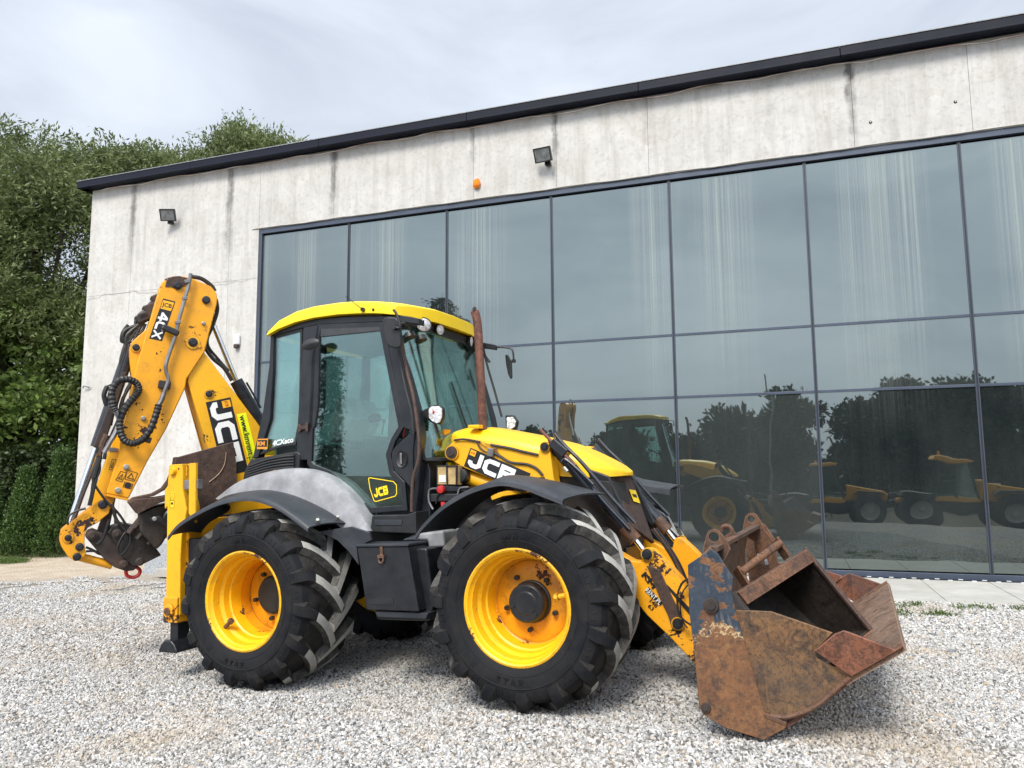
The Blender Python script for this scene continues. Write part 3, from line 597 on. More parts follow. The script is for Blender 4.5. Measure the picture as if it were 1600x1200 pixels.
tree('willow_tree',(-13.3,21.,0),[(0,0,9.7,2.6,1.6),(-2.2,0,8.6,2.4,1.7),(2.3,.5,9.5,2.0,1.5),(-1.2,-1.5,7.3,2.5,2),(1.6,-1.4,7.8,2.2,2),(3.2,-.5,6.4,1.9,2.2),(-3.8,-.5,7.2,2.3,2.2),(.3,-2.,5.2,2.5,2.0),(3.,-1.2,4.,1.7,2)],8200,16,.95,.046,.135,.35,'willow','tall grey green willow with fine drooping leaves, left of the building corner','willow tree',TG,11,(.28,3))
tree('willow_tree',(-18.5,22.5,0),[(0,0,8.3,2.7,1.7),(2.2,-.5,7.4,2.5,2),(-1.5,-1,7.5,2.6,2.2),(1.5,-2,5.4,2.5,2.2),(3.2,-1.6,6.2,1.8,2)],5200,16,1.,.048,.14,.35,'willow','grey green willow cut off by the left edge of the photo','willow tree',TG,12,(.28,3))
tree('willow_tree',(-10.3,27.5,0),[(0,0,12.3,2.2,1.6),(-2.3,0,11.4,2.2,1.7),(1.6,0,12.3,1.5,1.6),(.2,0,13.3,.8,1.2),(-4.6,0,10.9,2,1.6),(0,-.5,9.,3,2)],6000,16,.95,.05,.15,.15,'willow','willow top showing above the roof edge of the building','willow tree',TG,13,(.3,3),.6)
tree('broadleaf_tree',(-12.4,19.9,0),[(0,0,5.2,1.7,1.2),(-1.5,-.2,4.3,1.6,1.3),(1.5,-.4,4.0,1.5,1.3),(.2,-.8,3.,1.9,1.2),(-2.6,0,5.,1.4,1.3),(1.9,0,2.2,1.5,1.4),(-1.8,-.6,2.2,1.7,1.2),(2.6,.3,5.2,1.2,1.2)],5200,9,.6,.085,.17,.25,'broadleaf','bright green broad leaved tree under the willow beside the wall','broadleaf tree',TG,14,(.14,2))
tree('broadleaf_tree',(-15.8,20.2,0),[(0,0,5.0,1.6,1.3),(1.0,-.5,3.4,1.8,1.4),(-1,0,4.3,1.6,1.4),(1.2,-.4,1.9,1.9,1.4),(-.8,-.8,2.0,1.9,1.4)],3600,9,.6,.085,.17,.25,'broadleaf','bright green broad leaved tree at the left edge of the photo','broadleaf tree',TG,15,(.14,2))
# ivy-like dark hedge behind the thujas
rg=np.random.default_rng(21); n_=5200; P=np.stack([rg.uniform(-17,-9.3,n_),np.zeros(n_),rg.uniform(.05,2.2,n_)],-1); P[:,1]=17.9+rg.uniform(-.25,.6,n_)+.15*np.sin(P[:,0]*3)
d=rg.normal(0,1,P.shape); d[:,1]-=1; d/=np.linalg.norm(d,axis=1,keepdims=True)
o=bpy.data.objects.new('hedge',npmesh('hedge',leaf_cloud(P,d,8,.4,.075,.10,.2,rg),np.arange(n_*32).reshape(-1,4),'hedge')); link(o); tag(o,'dense dark leafy hedge behind the small conical thujas','hedge')
def thuja(x,y,h_,r_,label,seed):
    rg=np.random.default_rng(seed); n=1500; t=rg.random(n)**1.25; ang=rg.uniform(0,6.283,n); rad=r_*(1-t)**.75*rg.uniform(.72,1.05,n)*(1+.12*np.sin(ang*5+t*20))
    P=np.stack([np.cos(ang)*rad,np.sin(ang)*rad,.04+t*h_],-1); d=np.stack([np.cos(ang)*.5,np.sin(ang)*.5,np.full(n,.9)],-1)+rg.normal(0,.15,(n,3)); d/=np.linalg.norm(d,axis=1,keepdims=True)
    T_=empty('thuja',Matrix.Translation((x,y,float(gh(x,y)))),label,'thuja','thujas in front of the hedge')
    o=bpy.data.objects.new('foliage',npmesh('foliage',leaf_cloud(P,d,9,.17,.028,.06,-.1,rg,.25),np.arange(n*36).reshape(-1,4),'thuja')); link(o,T_)
    MB(False).cyl((0,0,-.05),(0,0,h_*.8),.035,.01,8).obj('stem','bark',T_)
for (px,h_,r_,lb) in [(-12,1.25,.34,'conical thuja half cut off by the left edge of the photo'),(47,1.60,.36,'conical thuja standing free in the middle of the three'),(100,2.0,.38,'taller conical thuja nearest to the building corner')]:
    x,y=(px-800)/1202*16.1,16.1; thuja(x,y,h_,r_,lb,int(px)+50)
# weeds along the paving and a strip of turf at the left
def grass(name,pts,n,hh,label,seed,rad):
    rg=np.random.default_rng(seed); k=rg.integers(0,len(pts),n); c=np.array(pts)[k]+np.clip(rg.normal(0,rad,(n,2)),-2.2*rad,2.2*rad); z=gh2(c[:,0],c[:,1]); P=np.stack([c[:,0],c[:,1],z],-1)
    d=rg.normal(0,.45,(n,3)); d[:,2]=1; d/=np.linalg.norm(d,axis=1,keepdims=True)
    o=bpy.data.objects.new(name,npmesh(name,leaf_cloud(P,d,3,hh,.010,hh*.8,.1,rg),np.arange(n*12).reshape(-1,4),'grassm')); link(o); tag(o,label,'weeds' if 'weed' in name else 'grass',kind='stuff')
grass('weeds',[gpt(a,b) for a,b in [(1397,955),(1408,948),(1425,944),(1432,946),(1400,958),(1514,951),(1470,962),(1478,963),(1458,961),(1590,950),(1416,961),(1502,950),(1540,950)]],420,.035,'low green weeds between the gravel and the paving',4,.05)
grass('turf',[(-11.5+.6*i,15.75+.25*j+.05*i) for i in range(-5,5) for j in range(3)],2600,.07,'rough turf in front of the thujas',5,.3)
grass('turf',[gpt(a,b,0) for a,b in [(5,876),(15,878),(25,877)]],900,.05,'small tuft of turf on the trodden earth at the left edge',6,.12)

# things behind the viewer that the glass front mirrors
MG='tree row across the yard, mirrored in the glass'
rg=random.Random(9)
spec=[(-29.5,-28,4.6,2.8),(-24.5,-31,5.0,2.8),(-20,-34,4.6,2.9),(-15.6,-33,6.6,2.9),(-12.2,-34.5,7.9,2.8),(-7.6,-36,6.6,3.1),(-4.4,-36.5,8.2,2.8),(-.2,-37,8.1,3.5),(4.6,-39,8.6,4),(10,-39,8.6,4),(16,-38,8.6,4),(22,-37,9,4)]
for i,(x,y,h_,r_) in enumerate(spec):
    lb=['dark tree at the far left of the mirrored row, low and wide', 'second low dark tree from the left in the mirrored row', 'lowest dark tree in the mirrored row, behind the mirrored cab', 'ragged dark tree left of the pole in the mirrored row', 'tall dark tree right behind the pole in the mirrored row', 'medium dark tree between the two tallest at the mirrored pole', 'slim tall dark tree mirrored above the left tractor', 'broad dark tree mirrored between the two tractors', 'broad dark tree mirrored above the right tractor', 'dark tree mirrored at the right edge of the glass', 'dark tree beyond the right edge of the mirrored row', 'last dark tree at the right end of the mirrored row'][i]
    tree('yard_tree',(x,y,-.4),rl(7,0,0,h_*.35,h_*.80,r_*.5,r_*.4,r_*.62,i)+[(0,0,h_*.84,r_*.42,h_*.16),(0,0,h_*.3,r_*.75,h_*.3)],1900,7,.9,.26,.40,.2,'darkleaf',lb,'tree',MG,30+i,(.22,2))
def spruce(x,y,h_,r_,label,seed):
    rg=np.random.default_rng(seed); n=1500; t=rg.random(n)**1.15; k=np.floor(t*26)/26; ang=rg.uniform(0,6.283,n); rad=r_*(1-k)*rg.uniform(.3,1.,n)
    P=np.stack([np.cos(ang)*rad,np.sin(ang)*rad,.3+k*(h_-.4)-rad*.28],-1); d=np.stack([np.cos(ang),np.sin(ang),np.full(n,-.15)],-1)+rg.normal(0,.15,(n,3)); d/=np.linalg.norm(d,axis=1,keepdims=True)
    T_=empty('spruce_tree',Matrix.Translation((x,y,-.2)),label,'spruce tree','spruces mirrored in the glass')
    o=bpy.data.objects.new('crown',npmesh('crown',leaf_cloud(P,d,9,.06*h_,.0075*h_,.018*h_,.3,rg,.3),np.arange(n*36).reshape(-1,4),'spruce')); link(o,T_)
    MB(False).cyl((0,0,-.1),(0,0,h_),.14,.015,8).obj('trunk','bark',T_)
spruce(-39.7,-25.9,18.4,4.0,'tall dark spruce mirrored above the cab roof',71); spruce(-38.6,-27.0,16.4,2.4,'shorter spruce mirrored beside the exhaust pipe',72); spruce(-22.5,-5.3,6.6,.24,'narrow spruce mirrored in the cab door',73)
rg=np.random.default_rng(88); n_=9000; P=np.stack([rg.uniform(-46,34,n_),np.zeros(n_),rg.uniform(-.9,1.7,n_)**1.0],-1); P[:,1]=-34-.12*P[:,0]+rg.uniform(-1.2,1.2,n_)-2.; P[:,2]*=1+.35*np.sin(P[:,0]*.7)
d=rg.normal(0,1,P.shape); d[:,1]+=1; d/=np.linalg.norm(d,axis=1,keepdims=True)
o=bpy.data.objects.new('undergrowth',npmesh('undergrowth',leaf_cloud(P,d,8,1.2,.30,.42,.2,rg),np.arange(n_*32).reshape(-1,4),'darkleaf')); link(o); tag(o,'dark undergrowth below the mirrored tree row','undergrowth',kind='stuff')
# ------------------------------------------------------------------ the digger: u forward, v towards the viewer, w up
_a,_p=R(24.17),R(2.36)
MU=np.array([math.cos(_a)*math.cos(_p),-math.sin(_a)*math.cos(_p),math.sin(_p)]); MV=np.array([-math.sin(_a),-math.cos(_a),0]); MW=-np.cross(MU,MV); MW=MW if MW[2]>0 else -MW
MO=np.array([-1.49045311,6.84603136,.01697701])
MM=Matrix([[MU[i],-MV[i],MW[i],MO[i]] for i in range(3)]+[[0,0,0,1]])
ZZ={0:(0,0,1),1:(80,420,4),2:(80,660,4.615),3:(370,460,4.615),4:(600,460,3.478),5:(240,680,2.857),6:(640,720,2.857),7:(980,760,2.857),8:(1060,790,8.889),9:(1140,850,5.714),10:(640,640,5.454),11:(860,690,3.429),12:(1060,900,4.445),13:(300,590,7.5),14:(640,600,6),15:(980,880,7.933)}
# outlines were measured on the photograph; T puts such an outline on the real plane (v = const) of the part it belongs to
def T(v,z,pts):
    ox,oy,s=ZZ[z]; out=[]
    for x,y in pts:
        d=CR@np.array([ox+x/s-800.,600.-(oy+y/s),-1202.]); c=np.array([0,0,CAM_H]); t=(v-(c-FR['O']).dot(FR['V']))/d.dot(FR['V']); p=c+t*d-FR['O']; out.append((round(float(p.dot(FR['U'])),4),round(float(p.dot(FR['W'])),4)))
    return out
def T3(v,z,pts): return [(a,v,b) for a,b in T(v,z,pts)]
ld=empty('backhoe_loader',MM,'large yellow backhoe loader with four fat tyres parked on the gravel','backhoe loader')
def P(v0,v1,poly,name,mat,parent=ld,bevel=.006,label=None,**k): return MB().prism(poly,v0,v1,**k).obj(name,mat,parent,bevel,label=label)
FR=dict(U=MU,V=MV,W=MW,O=MO)
# ---- wheels
TR=.652; RV=1.16
def make_wheel(u,side,hubout,label=None):
    s=side; root=bpy.data.objects.new('wheel',None); link(root,ld); root.location=(u,0,.652); root.empty_display_size=.2
    # y axis: -v ; put geometry in local coordinates (x=u, y=-v, z=w)
    def Y(v): return v*s
    prof=[(.350,1.150),(.362,1.162),(.372,1.168),(.40,1.182),(.46,1.196),(.515,1.192),(.555,1.170),(.580,1.125),(.595,1.06),(.602,.97),(.605,.87),(.602,.77),(.595,.68),(.580,.615),(.555,.57),(.515,.548),(.46,.545),(.40,.56),(.372,.575),(.355,.59)]
    m=MB(); m.lathe(prof,(0,0,0),(0,s,0),seg=80,mis=[2 if 7<=k<=12 else 0 for k in range(len(prof)-1)])
    # lugs
    rg=random.Random(int(u*10)+s)
    def lug(th0,vs):
        # vs=+1: outer side; runs from outer sidewall to just past the crown centre
        st=[(.500,.332,-.02),(.545,.334,-.01),(.588,.316,.0),(.622,.284,.02),(.645,.235,.06),(.655,.185,.115),(.660,.13,.185),(.662,.07,.275),(.663,.01,.375),(.663,-.03,.45)]
        rows=[]; 
        for (r,dv,dth) in st:
            v=.87+vs*dv; wd=.080 if r<.60 else .064; th=th0+dth
            base=r-(.056 if r>.62 else .030)
            if r<.6: base=r-.02
            for_=[]
            dirx=.55
            inn=(.045 if r<.60 else (.03 if r<.63 else 0))
            for (k,rr) in ((-.72,base if r>.6 else r),(-.44,r),(.44,r),(.72,base if r>.6 else r)):
                a=th+k*wd/r*(1.0); vv=v+(k*wd*.35*vs if r>.63 else 0)-(inn*vs if abs(k)>.5 else 0); for_.append((rr*math.sin(a),Y(vv),rr*math.cos(a)))
            rows.append(for_)
        b=len(m.v); 
        for r_ in rows: m.v+=r_
        n=len(rows)
        for i in range(n-1):
            for j in range(3):
                m.f.append((b+i*4+j,b+i*4+j+1,b+(i+1)*4+j+1,b+(i+1)*4+j)); m.mi.append((1 if j==1 else 4) if i>=4 else (3 if j==1 else 2))
        m.f.append((b,b+1,b+2,b+3)); m.mi.append(0); m.f.append(tuple(b+(n-1)*4+j for j in (3,2,1,0))); m.mi.append(1)
    NL=15
    for i in range(NL):
        lug(2*math.pi*i/NL+.08*u,1); lug(2*math.pi*(i+.5)/NL+.08*u,-1)
    t=m.obj('tyre',['rubber','lugtop','treadfloor','rubber','lugflank'],root,ang=28)
    # moulded ring and size lettering on the sidewall
    m=MB(); m.lathe([(.478,1.1945),(.482,1.1985),(.487,1.1945)],(0,0,0),(0,s,0),72); m.lathe([(.405,1.181),(.410,1.187),(.416,1.183)],(0,0,0),(0,s,0),72)
    for i in range(NL):   # the moulded notches between the lugs
        a=2*math.pi*(i+.5)/NL+.08*u
        for da in (-.035,.035): m.cyl((.50*math.sin(a+da),Y(1.194),.50*math.cos(a+da)),(.53*math.sin(a+da*1.1),Y(1.184),.53*math.cos(a+da*1.1)),.005,seg=5)
    m.obj('sidewall_ring','rubber',root)
    if s>0:
        for word,a0 in (('STAR',math.pi*1.0+.12),('AR',0.0)):
            for k,chh in enumerate(word):
                if chh==' ': continue
                a=a0+(-(k-(len(word)-1)/2))*(.115 if a0>3 or a0==2.2 else -.115)
                tx=text_mesh(chh,.05,.003,bold=.0015); o=bpy.data.objects.new('lettering',tx); link(o,root); tx.materials.append(M['rubber'])
                rr=.443; flipc=a0>2
                # letter frame: x tangential, up radial
                up=Vector((math.sin(a),0,math.cos(a))); 
                if flipc: up=-up
                rt=Vector((up.z,0,-up.x))
                o.matrix_local=Matrix([[rt.x,up.x,0,rr*math.sin(a)],[0,0,-1,-1.1965],[rt.z,up.z,0,rr*math.cos(a)],[0,0,0,1]])
    # rim: lip, stepped barrel, dish
    rp=[(.352,1.150),(.362,1.156),(.364,1.166),(.352,1.170),(.340,1.162),(.333,1.140),(.322,1.128),(.316,1.07),(.304,1.055),(.298,1.045),(.294,.995),(.282,.985),(.276,.93),(.272,.895)]
    m=MB(); m.lathe(rp,(0,0,0),(0,s,0),seg=72); m.lathe([(.352,.60),(.36,.585),(.34,.57),(.325,.6),(.30,.75),(.28,.86)],(0,0,0),(0,s,0),seg=48)
    m.obj('rim','rimyellow',root,ang=25)
    dd=0 if hubout else -.085
    m=MB(); m.lathe([(.273,.897),(.262,.888+dd),(.235,.900+dd),(.15,.905+dd),(.10,.905+dd),(.0001,.905+dd)],(0,0,0),(0,s,0),seg=56); m.lathe([(.272,.78),(.0001,.78)],(0,0,0),(0,s,0),seg=40)
    m.obj('rim_dish','rimdish',root,ang=25)
    hr=.124 if hubout else .135; h0=.905+dd; h1=h0+(.105 if hubout else .03)
    m=MB(); m.lathe([(hr+.012,h0-.002),(hr+.012,h0+.018),(hr,h0+.022),(hr,h1-.012),(hr-.012,h1),(.075,h1),(.07,h1+.006),(.0001,h1+.006)],(0,0,0),(0,s,0),seg=40)
    for k in range(3):
        a=k*2.094+.3; m.box((.105*math.sin(a)*.9,Y(h1+.004),.105*math.cos(a)*.9),(.02,.01,.02))
    m.obj('hub','blackmetal',root,bevel=.003)
    for k in range(5):
        a=k*2*math.pi/5-.55; c=(.178*math.sin(a),.178*math.cos(a)); b_=MB().cyl((c[0],Y(h0),c[1]),(c[0],Y(h0+.035),c[1]),.017,seg=6); b_.obj('wheel_nut','blackmetal',root,bevel=.002)
    a=(1.35 if hubout else 4.0); 
    m=MB(); m.cyl((.318*math.sin(a),Y(1.09),.318*math.cos(a)),(.262*math.sin(a),Y(1.085),.262*math.cos(a)),.016,seg=8); m.cyl((.262*math.sin(a),Y(1.085),.262*math.cos(a)),(.235*math.sin(a),Y(1.085),.235*math.cos(a)),.024,seg=6); m.obj('valve','rimyellow' if hubout else 'rust',root)
    return root
def text_mesh(txt,size,ext,bold=0.,align='CENTER',shear=0.):
    c=bpy.data.curves.new('t','FONT'); c.body=txt; c.size=size; c.extrude=ext; c.offset=bold; c.align_x=align; c.align_y='CENTER'; c.shear=shear; c.resolution_u=4
    o=bpy.data.objects.new('t',c); COL.objects.link(o); dg=bpy.context.evaluated_depsgraph_get(); me=bpy.data.meshes.new_from_object(o.evaluated_get(dg)); bpy.data.objects.remove(o); bpy.data.curves.remove(c); me.materials.clear(); return me
make_wheel(0,1,False); make_wheel(2.2,1,True); make_wheel(0,-1,False); make_wheel(2.2,-1,True)
# ---- decal helpers on a plane v=const ; a: start of baseline (u,w), dirn: direction of reading, h height
STR={'J':(.86,[[(.12,.40),(.12,.26),(.27,.13),(.56,.13),(.72,.27),(.72,1.0)]]),'C':(.95,[[(.95,.86),(.30,.86),(.13,.70),(.13,.29),(.30,.13),(.95,.13)]]),
 'B':(.95,[[(.13,0.0),(.13,1.0)],[(.13,.87),(.80,.87),(.80,.54)],[(.13,.51),(.84,.51),(.84,.13)],[(.13,.13),(.84,.13)]]),
 '4':(.95,[[(.68,0),(.68,1.0)],[(.6,.95),(.12,.34),(1.0,.34)]]),'X':(.95,[[(.08,0),(.88,1)],[(.08,1),(.88,0)]]),
 'K':(.9,[[(.13,0),(.13,1)],[(.84,1),(.2,.5)],[(.3,.55),(.86,0)]]),'M':(1.1,[[(.13,0),(.13,1.),(.55,.42),(.97,1.),(.97,0)]])}
def frame3(a,b,c):
    d=Vector((b[0]-a[0],0,b[1]-a[1])).normalized(); u=Vector((c[0]-a[0],0,c[1]-a[1])); return d,u.normalized(),u.length
def frame2(a,b,flip=False):
    d=Vector((b[0]-a[0],0,b[1]-a[1])).normalized(); up=Vector((-d.z,0,d.x)); return d,up
def strokes(txt,a,d,up,h,v,sw=.25,gap=.12,th=.0012,wscale=1.):
    m=MB(); x=0; k=0
    def pt(px,py): return (a[0]+(d.x*px+up.x*py)*h, a[1]+(d.z*px+up.z*py)*h)
    for chh in txt:
        wd,paths=STR[chh]
        for path in paths:
            for i in range(len(path)-1):
                p,q=Vector(path[i]),Vector(path[i+1]); e=(q-p); ln=e.length; e/=ln; nrm=Vector((-e.y,e.x))
                bv=.42 if chh in 'JC' else 1.; ex0=sw/2*bv if i>0 else 0; ex1=sw/2*bv if i<len(path)-2 else 0
                p=p-e*ex0; q=q+e*ex1; c=[p+nrm*sw/2,p-nrm*sw/2,q-nrm*sw/2,q+nrm*sw/2]
                cs=[pt((x+s_.x)*wscale,min(max(s_.y,0),1)) for s_ in c]; m.prism(cs,v,v+th+k*.0002); k+=1
        x+=wd+gap
    return m,x*wscale
def rect(a,d,up,x0,x1,y0,y1,v,th=.001):
    c=[(x0,y0),(x1,y0),(x1,y1),(x0,y1)]; return MB().prism([(a[0]+d.x*x+up.x*y,a[1]+d.z*x+up.z*y) for x,y in c],v,v+th)
def textdecal(txt,a,d,up,h,v,name,mat,parent,bold=.0,align='LEFT',wide=1.,shear=0.):
    me=text_mesh(txt,h,.0006,bold,align,shear); me.materials.append(M[mat]); o=bpy.data.objects.new(name,me); link(o,parent)
    o.matrix_local=Matrix([[d.x*wide,up.x,0,a[0]],[0,0,-1,-v],[d.z*wide,up.z,0,a[1]],[0,0,0,1]]); return o
def fit_text(txt,v,z,p0,p1,p2,name,mat,parent,bold=.0):
    a,b,c=T(v,z,[p0,p1,p2]); d,up,h=frame3(a,b,c); L_=(Vector(b)-Vector(a)).length; me=text_mesh(txt,h/.7,.0006,bold,'LEFT'); w=max(q.co.x for q in me.vertices); y0=min(q.co.y for q in me.vertices); me.materials.append(M[mat])
    o=bpy.data.objects.new(name,me); link(o,parent); k=L_/w; o.matrix_local=Matrix([[d.x*k,up.x,0,a[0]-up.x*y0],[0,0,-1,-v],[d.z*k,up.z,0,a[1]-up.z*y0],[0,0,0,1]]); return o
# ---- chassis and engine bay
ch=MB()
ch.box((.9,.0,.72),(3.4,.62,.28)); ch.box((1.6,0,.62),(1.3,.9,.35)); ch.box((0,0,.652),(.3,1.1,.24)); ch.box((2.2,0,.652),(.24,1.1,.22)); ch.box((-.75,0,.85),(.25,1.9,.5)); ch.box((2.5,0,.78),(.3,.4,.3))
ch.obj('chassis','blackmetal',ld,bevel=.01)
for u in (0,2.2):
    m=MB(); m.cyl((u,.86,.652),(u,-.86,.652),.13,seg=24); m.cyl((u,.2,.652),(u,-.2,.652),.2,seg=20); m.obj('axle','blackmetal',ld)
P(-.36,.36,[(1.25,.8),(2.6,.8),(2.68,1.1),(2.6,1.4),(1.3,1.6)],'engine_bay','darkvoid')
# cab lower firewall
P(-.62,.62,[(-.1,.95),(1.28,.95),(1.30,1.55),(1.22,1.78),(1.05,1.80),(-.1,1.62)],'cab_floor_pan','blackmetal',bevel=.01)
# ---- rear frame
P(-.95,.95,[(-.86,.75),(-.76,.75),(-.76,1.25),(-.86,1.25)],'rear_frame','yellow_worn')
m=MB(); m.box((-.87,0,1.22),(.12,1.7,.1)); m.box((-.87,0,.75),(.12,1.7,.1)); m.obj('rear_frame_rail','blackmetal',ld,bevel=.008)
# ---- near stabiliser: yellow column, foot
def stab(v0,v1,lab):
    l=T((v1),5,[(100,140),(110,128)]); 
    a=MB(); c=T(.94,2,[(920,305),(1045,302),(1050,470),(1095,600),(1030,790),(1000,880),(960,1190),(885,1190),(900,800),(905,560),(880,550),(895,390)])
    o=P(v0,v1,[(-.94,1.70),(-.79,1.70),(-.785,1.50),(-.735,1.34),(-.79,1.12),(-.80,.95),(-.80,.50),(-.955,.50),(-.955,1.36),(-.985,1.34),(-.985,1.50),(-.955,1.53)],'stabiliser_leg','yellow_worn' if 0 else 'yellow',ld,.008,label=lab)
    P(v1-.02,v1+.004,[(-.715,1.70),(-.64,1.70),(-.64,1.22),(-.715,1.30)],'guide_plate','yellow',o,.004)
    m=MB(); 
    for q in (-.745,-.70): m.tube([(q-.018,v1-.02,1.60),(q-.018,v1-.02,1.675),(q,v1-.02,1.692),(q+.018,v1-.02,1.675),(q+.018,v1-.02,1.60)],.008,6,smooth=False)
    m.obj('lock_ring','yellow',o)
    MB().box((-.70,v1-.03,1.53),(.15,.05,.075)).obj('clamp','steelpipe',o,bevel=.004)
    MB().tube([(-.71,v1-.02,1.50),(-.715,v1-.02,1.38),(-.70,v1-.02,1.22)],.014).obj('hose','hose',o); 
    m=MB().cyl((-.70,v1-.02,1.49),(-.705,v1-.02,1.43),.017,seg=10); m.obj('fitting','chrome',o)
    m=MB(); m.cyl((-.885,v1,1.645),(-.885,v1+.03,1.645),.036,.030,14); m.obj('pin','yellow',o,bevel=.004)
    for q in (-.925,-.83): MB().cyl((q,v1,1.662),(q,v1+.006,1.662),.007,seg=8).obj('bolt','rust_black',o)
    m=MB(); m.box((-.872,(v0+v1)/2,.40),(.085,.12,.26)); m.obj('inner_leg','blackmetal',o,bevel=.006)
    m=MB(); m.box((-.885,(v0+v1)/2+.01,.545),(.155,v1-v0+.02,.20)); m.cyl((-.885,v1+.02,.54),(-.885,v1+.045,.54),.055,seg=18); m.obj('wear_pad_housing','yellow_worn',o,bevel=.01)
    m=MB(); m.cyl((-.885,v1+.045,.54),(-.885,v1+.055,.54),.03,seg=14); m.obj('grease_cap','rust',o)
    m=MB(); pts=[(-.965,.235),(-.935,.29),(-.90,.32),(-.83,.32),(-.79,.29),(-.76,.235),(-.78,.225),(-.95,.225)]; m.prism(pts,v0-.06,v1+.06); m.obj('foot','blackmetal',o,bevel=.012)
    d,up=frame2((-.9,1.37),(-.8,1.37)); 
    rect((-.925,1.345),d,up,0,.055,0,.125,v1+.0005).obj('warning_decal','decal_yellow',o)
    m=MB(); m.tube([(-.92,v1+.002,1.35),(-.875,v1+.002,1.35),(-.875,v1+.002,1.465),(-.92,v1+.002,1.465),(-.92,v1+.002,1.35)],.0022,4,smooth=False); m.tube([(-.912,v1+.002,1.42),(-.883,v1+.002,1.42),(-.898,v1+.002,1.455),(-.912,v1+.002,1.42)],.0022,4,smooth=False); m.box((-.898,v1+.002,1.385),(.022,.002,.018)); m.box((-.898,v1+.002,1.41),(.04,.002,.004)); m.obj('warning_symbol','decal_black',o)
    return o
stab(.86,1.0,None); stab(-1.0,-.86,None)
# ---- fenders
def fender_sheet(O,I,v0,v1,name,mat):
    # outer and inner edge lines differ: the top panel twists towards the front
    CO=catmull([Vector((a,0,b)) for a,b in O],6); CI=catmull([Vector((a,0,b)) for a,b in I],6); rows=[]
    for a,b in zip(CO,CI):
        r=[(b.x+(a.x-b.x)*t,v0+(v1-v0)*t,b.z+(a.z-b.z)*t+.018*math.sin(math.pi*t)) for t in np.linspace(0,.97,8)]
        r+=[(a.x,v1-.003,a.z-.006),(a.x,v1,a.z-.030)]; rows.append(r)
    return MB().sheet(rows,.012).obj(name,mat,ld,ang=45)
def arc_sheet(pts,v0,v1,name,mat,parent=ld,th=.012,drop=.0,rolls=3,lip=.05,label=None,v1f=None):
    C=catmull([Vector((a,0,b)) for a,b in pts],8); rows=[]
    for i,c in enumerate(C):
        t=i/(len(C)-1); vv1=v1 if v1f is None else v1f(t); vs=list(np.linspace(v0,vv1-.02,6)); r=[(c.x,vv,c.z-drop*0+.02*math.sin(math.pi*(k/5.))) for k,vv in enumerate(vs)]
        # turned-down outer lip, towards the wheel
        nn=Vector((C[min(i+1,len(C)-1)].x-C[max(i-1,0)].x,0,C[min(i+1,len(C)-1)].z-C[max(i-1,0)].z)).normalized(); up=Vector((-nn.z,0,nn.x))
        r+=[(c.x-up.x*.006,vv1-.004,c.z-up.z*.006),(c.x-up.x*lip,vv1,c.z-up.z*lip)]; rows.append(r)
    return MB().sheet(rows,th).obj(name,mat,parent,bevel=0,ang=40,label=label)
O=T(1.15,5,[(65,450),(110,398),(200,340),(300,294),(400,276),(480,285),(560,318),(640,374),(690,414)]); I=O[:3]+T(.83,5,[(330,282),(430,256),(520,248),(640,274),(770,332),(868,396)])
fr=fender_sheet(O,I,.83,1.15,'rear_fender','fender')
arc_sheet([(-.80,1.10),(-.55,1.28),(-.3,1.39),(0,1.44),(.3,1.44),(.6,1.33),(.94,1.16)],-1.15,-.58,'rear_fender','fender')
for x,y in ((733,383),(823,368)):
    vb=1.07 if x<800 else .90; a=T(vb,5,[(x,y)])[0]; MB().cyl((a[0]-.01,vb-.01,a[1]-.01),(a[0]+.008,vb+.012,a[1]+.012),.012,seg=10).obj('bolt','zinc',fr)
# rear mudflap piece hanging below the fender front end
P(.90,.93,T(.93,5,[(735,430),(880,408),(960,435),(970,470),(905,500),(915,580),(870,520),(820,470)]),'fender_bracket','fender',bevel=.004)
# faded inner fender on the cab side
ip=T(.82,5,[(275,285),(380,205),(500,165),(600,150),(690,155),(780,190),(860,260),(920,340),(968,428)]); iq=T(.82,5,[(310,290),(380,262),(460,258),(560,256),(640,262),(730,300),(800,350),(860,400),(960,432)])
n_=len(ip); C1=catmull([Vector((a,0,b)) for a,b in ip],6); C2=catmull([Vector((a,0,b)) for a,b in iq],6)
rows=[]
for a,b in zip(C1,C2):
    rows.append([(a.x,.60,a.z-.01),(a.x,.78,a.z),(a.x,.80,a.z-.006),(a.x*.97+b.x*.03,.815,a.z*.93+b.z*.07),((a.x+b.x)/2,.835,(a.z+b.z)/2),(b.x,.85,b.z),(b.x,.852,b.z-.03)])
MB().sheet(rows,.010).obj('inner_fender','innerfender',ld,ang=50)
ff=T(1.15,6,[(28,328),(60,285),(130,215),(200,165),(290,118),(380,88),(480,72),(580,80),(690,105),(790,128),(872,152)])
O=T(1.17,6,[(28,328),(60,285),(130,215),(200,165),(290,120),(400,92),(500,106),(600,143),(682,176)]); I=O[:5]+T(.62,6,[(450,74),(560,76),(720,110),(874,150)])
fender_sheet(O,I,.62,1.17,'front_fender','fender')
# deep turned-down skirt at the front of the fender
arc_sheet([(1.48,1.11),(1.62,1.25),(1.87,1.39),(2.1,1.45),(2.3,1.45),(2.55,1.37),(2.81,1.32)],-1.17,-.62,'front_fender','fender')
P(-1.18,-1.166,[(2.2,1.46),(2.5,1.40),(2.81,1.335),(2.56,1.27),(2.4,1.36)],'fender_skirt','fender',bevel=.004)
for u,v in ((2.2,.7),(2.2,-.7)): MB().box((u,v,1.25),(.06,.12,.4)).obj('fender_stay','blackmetal',ld,bevel=.004)
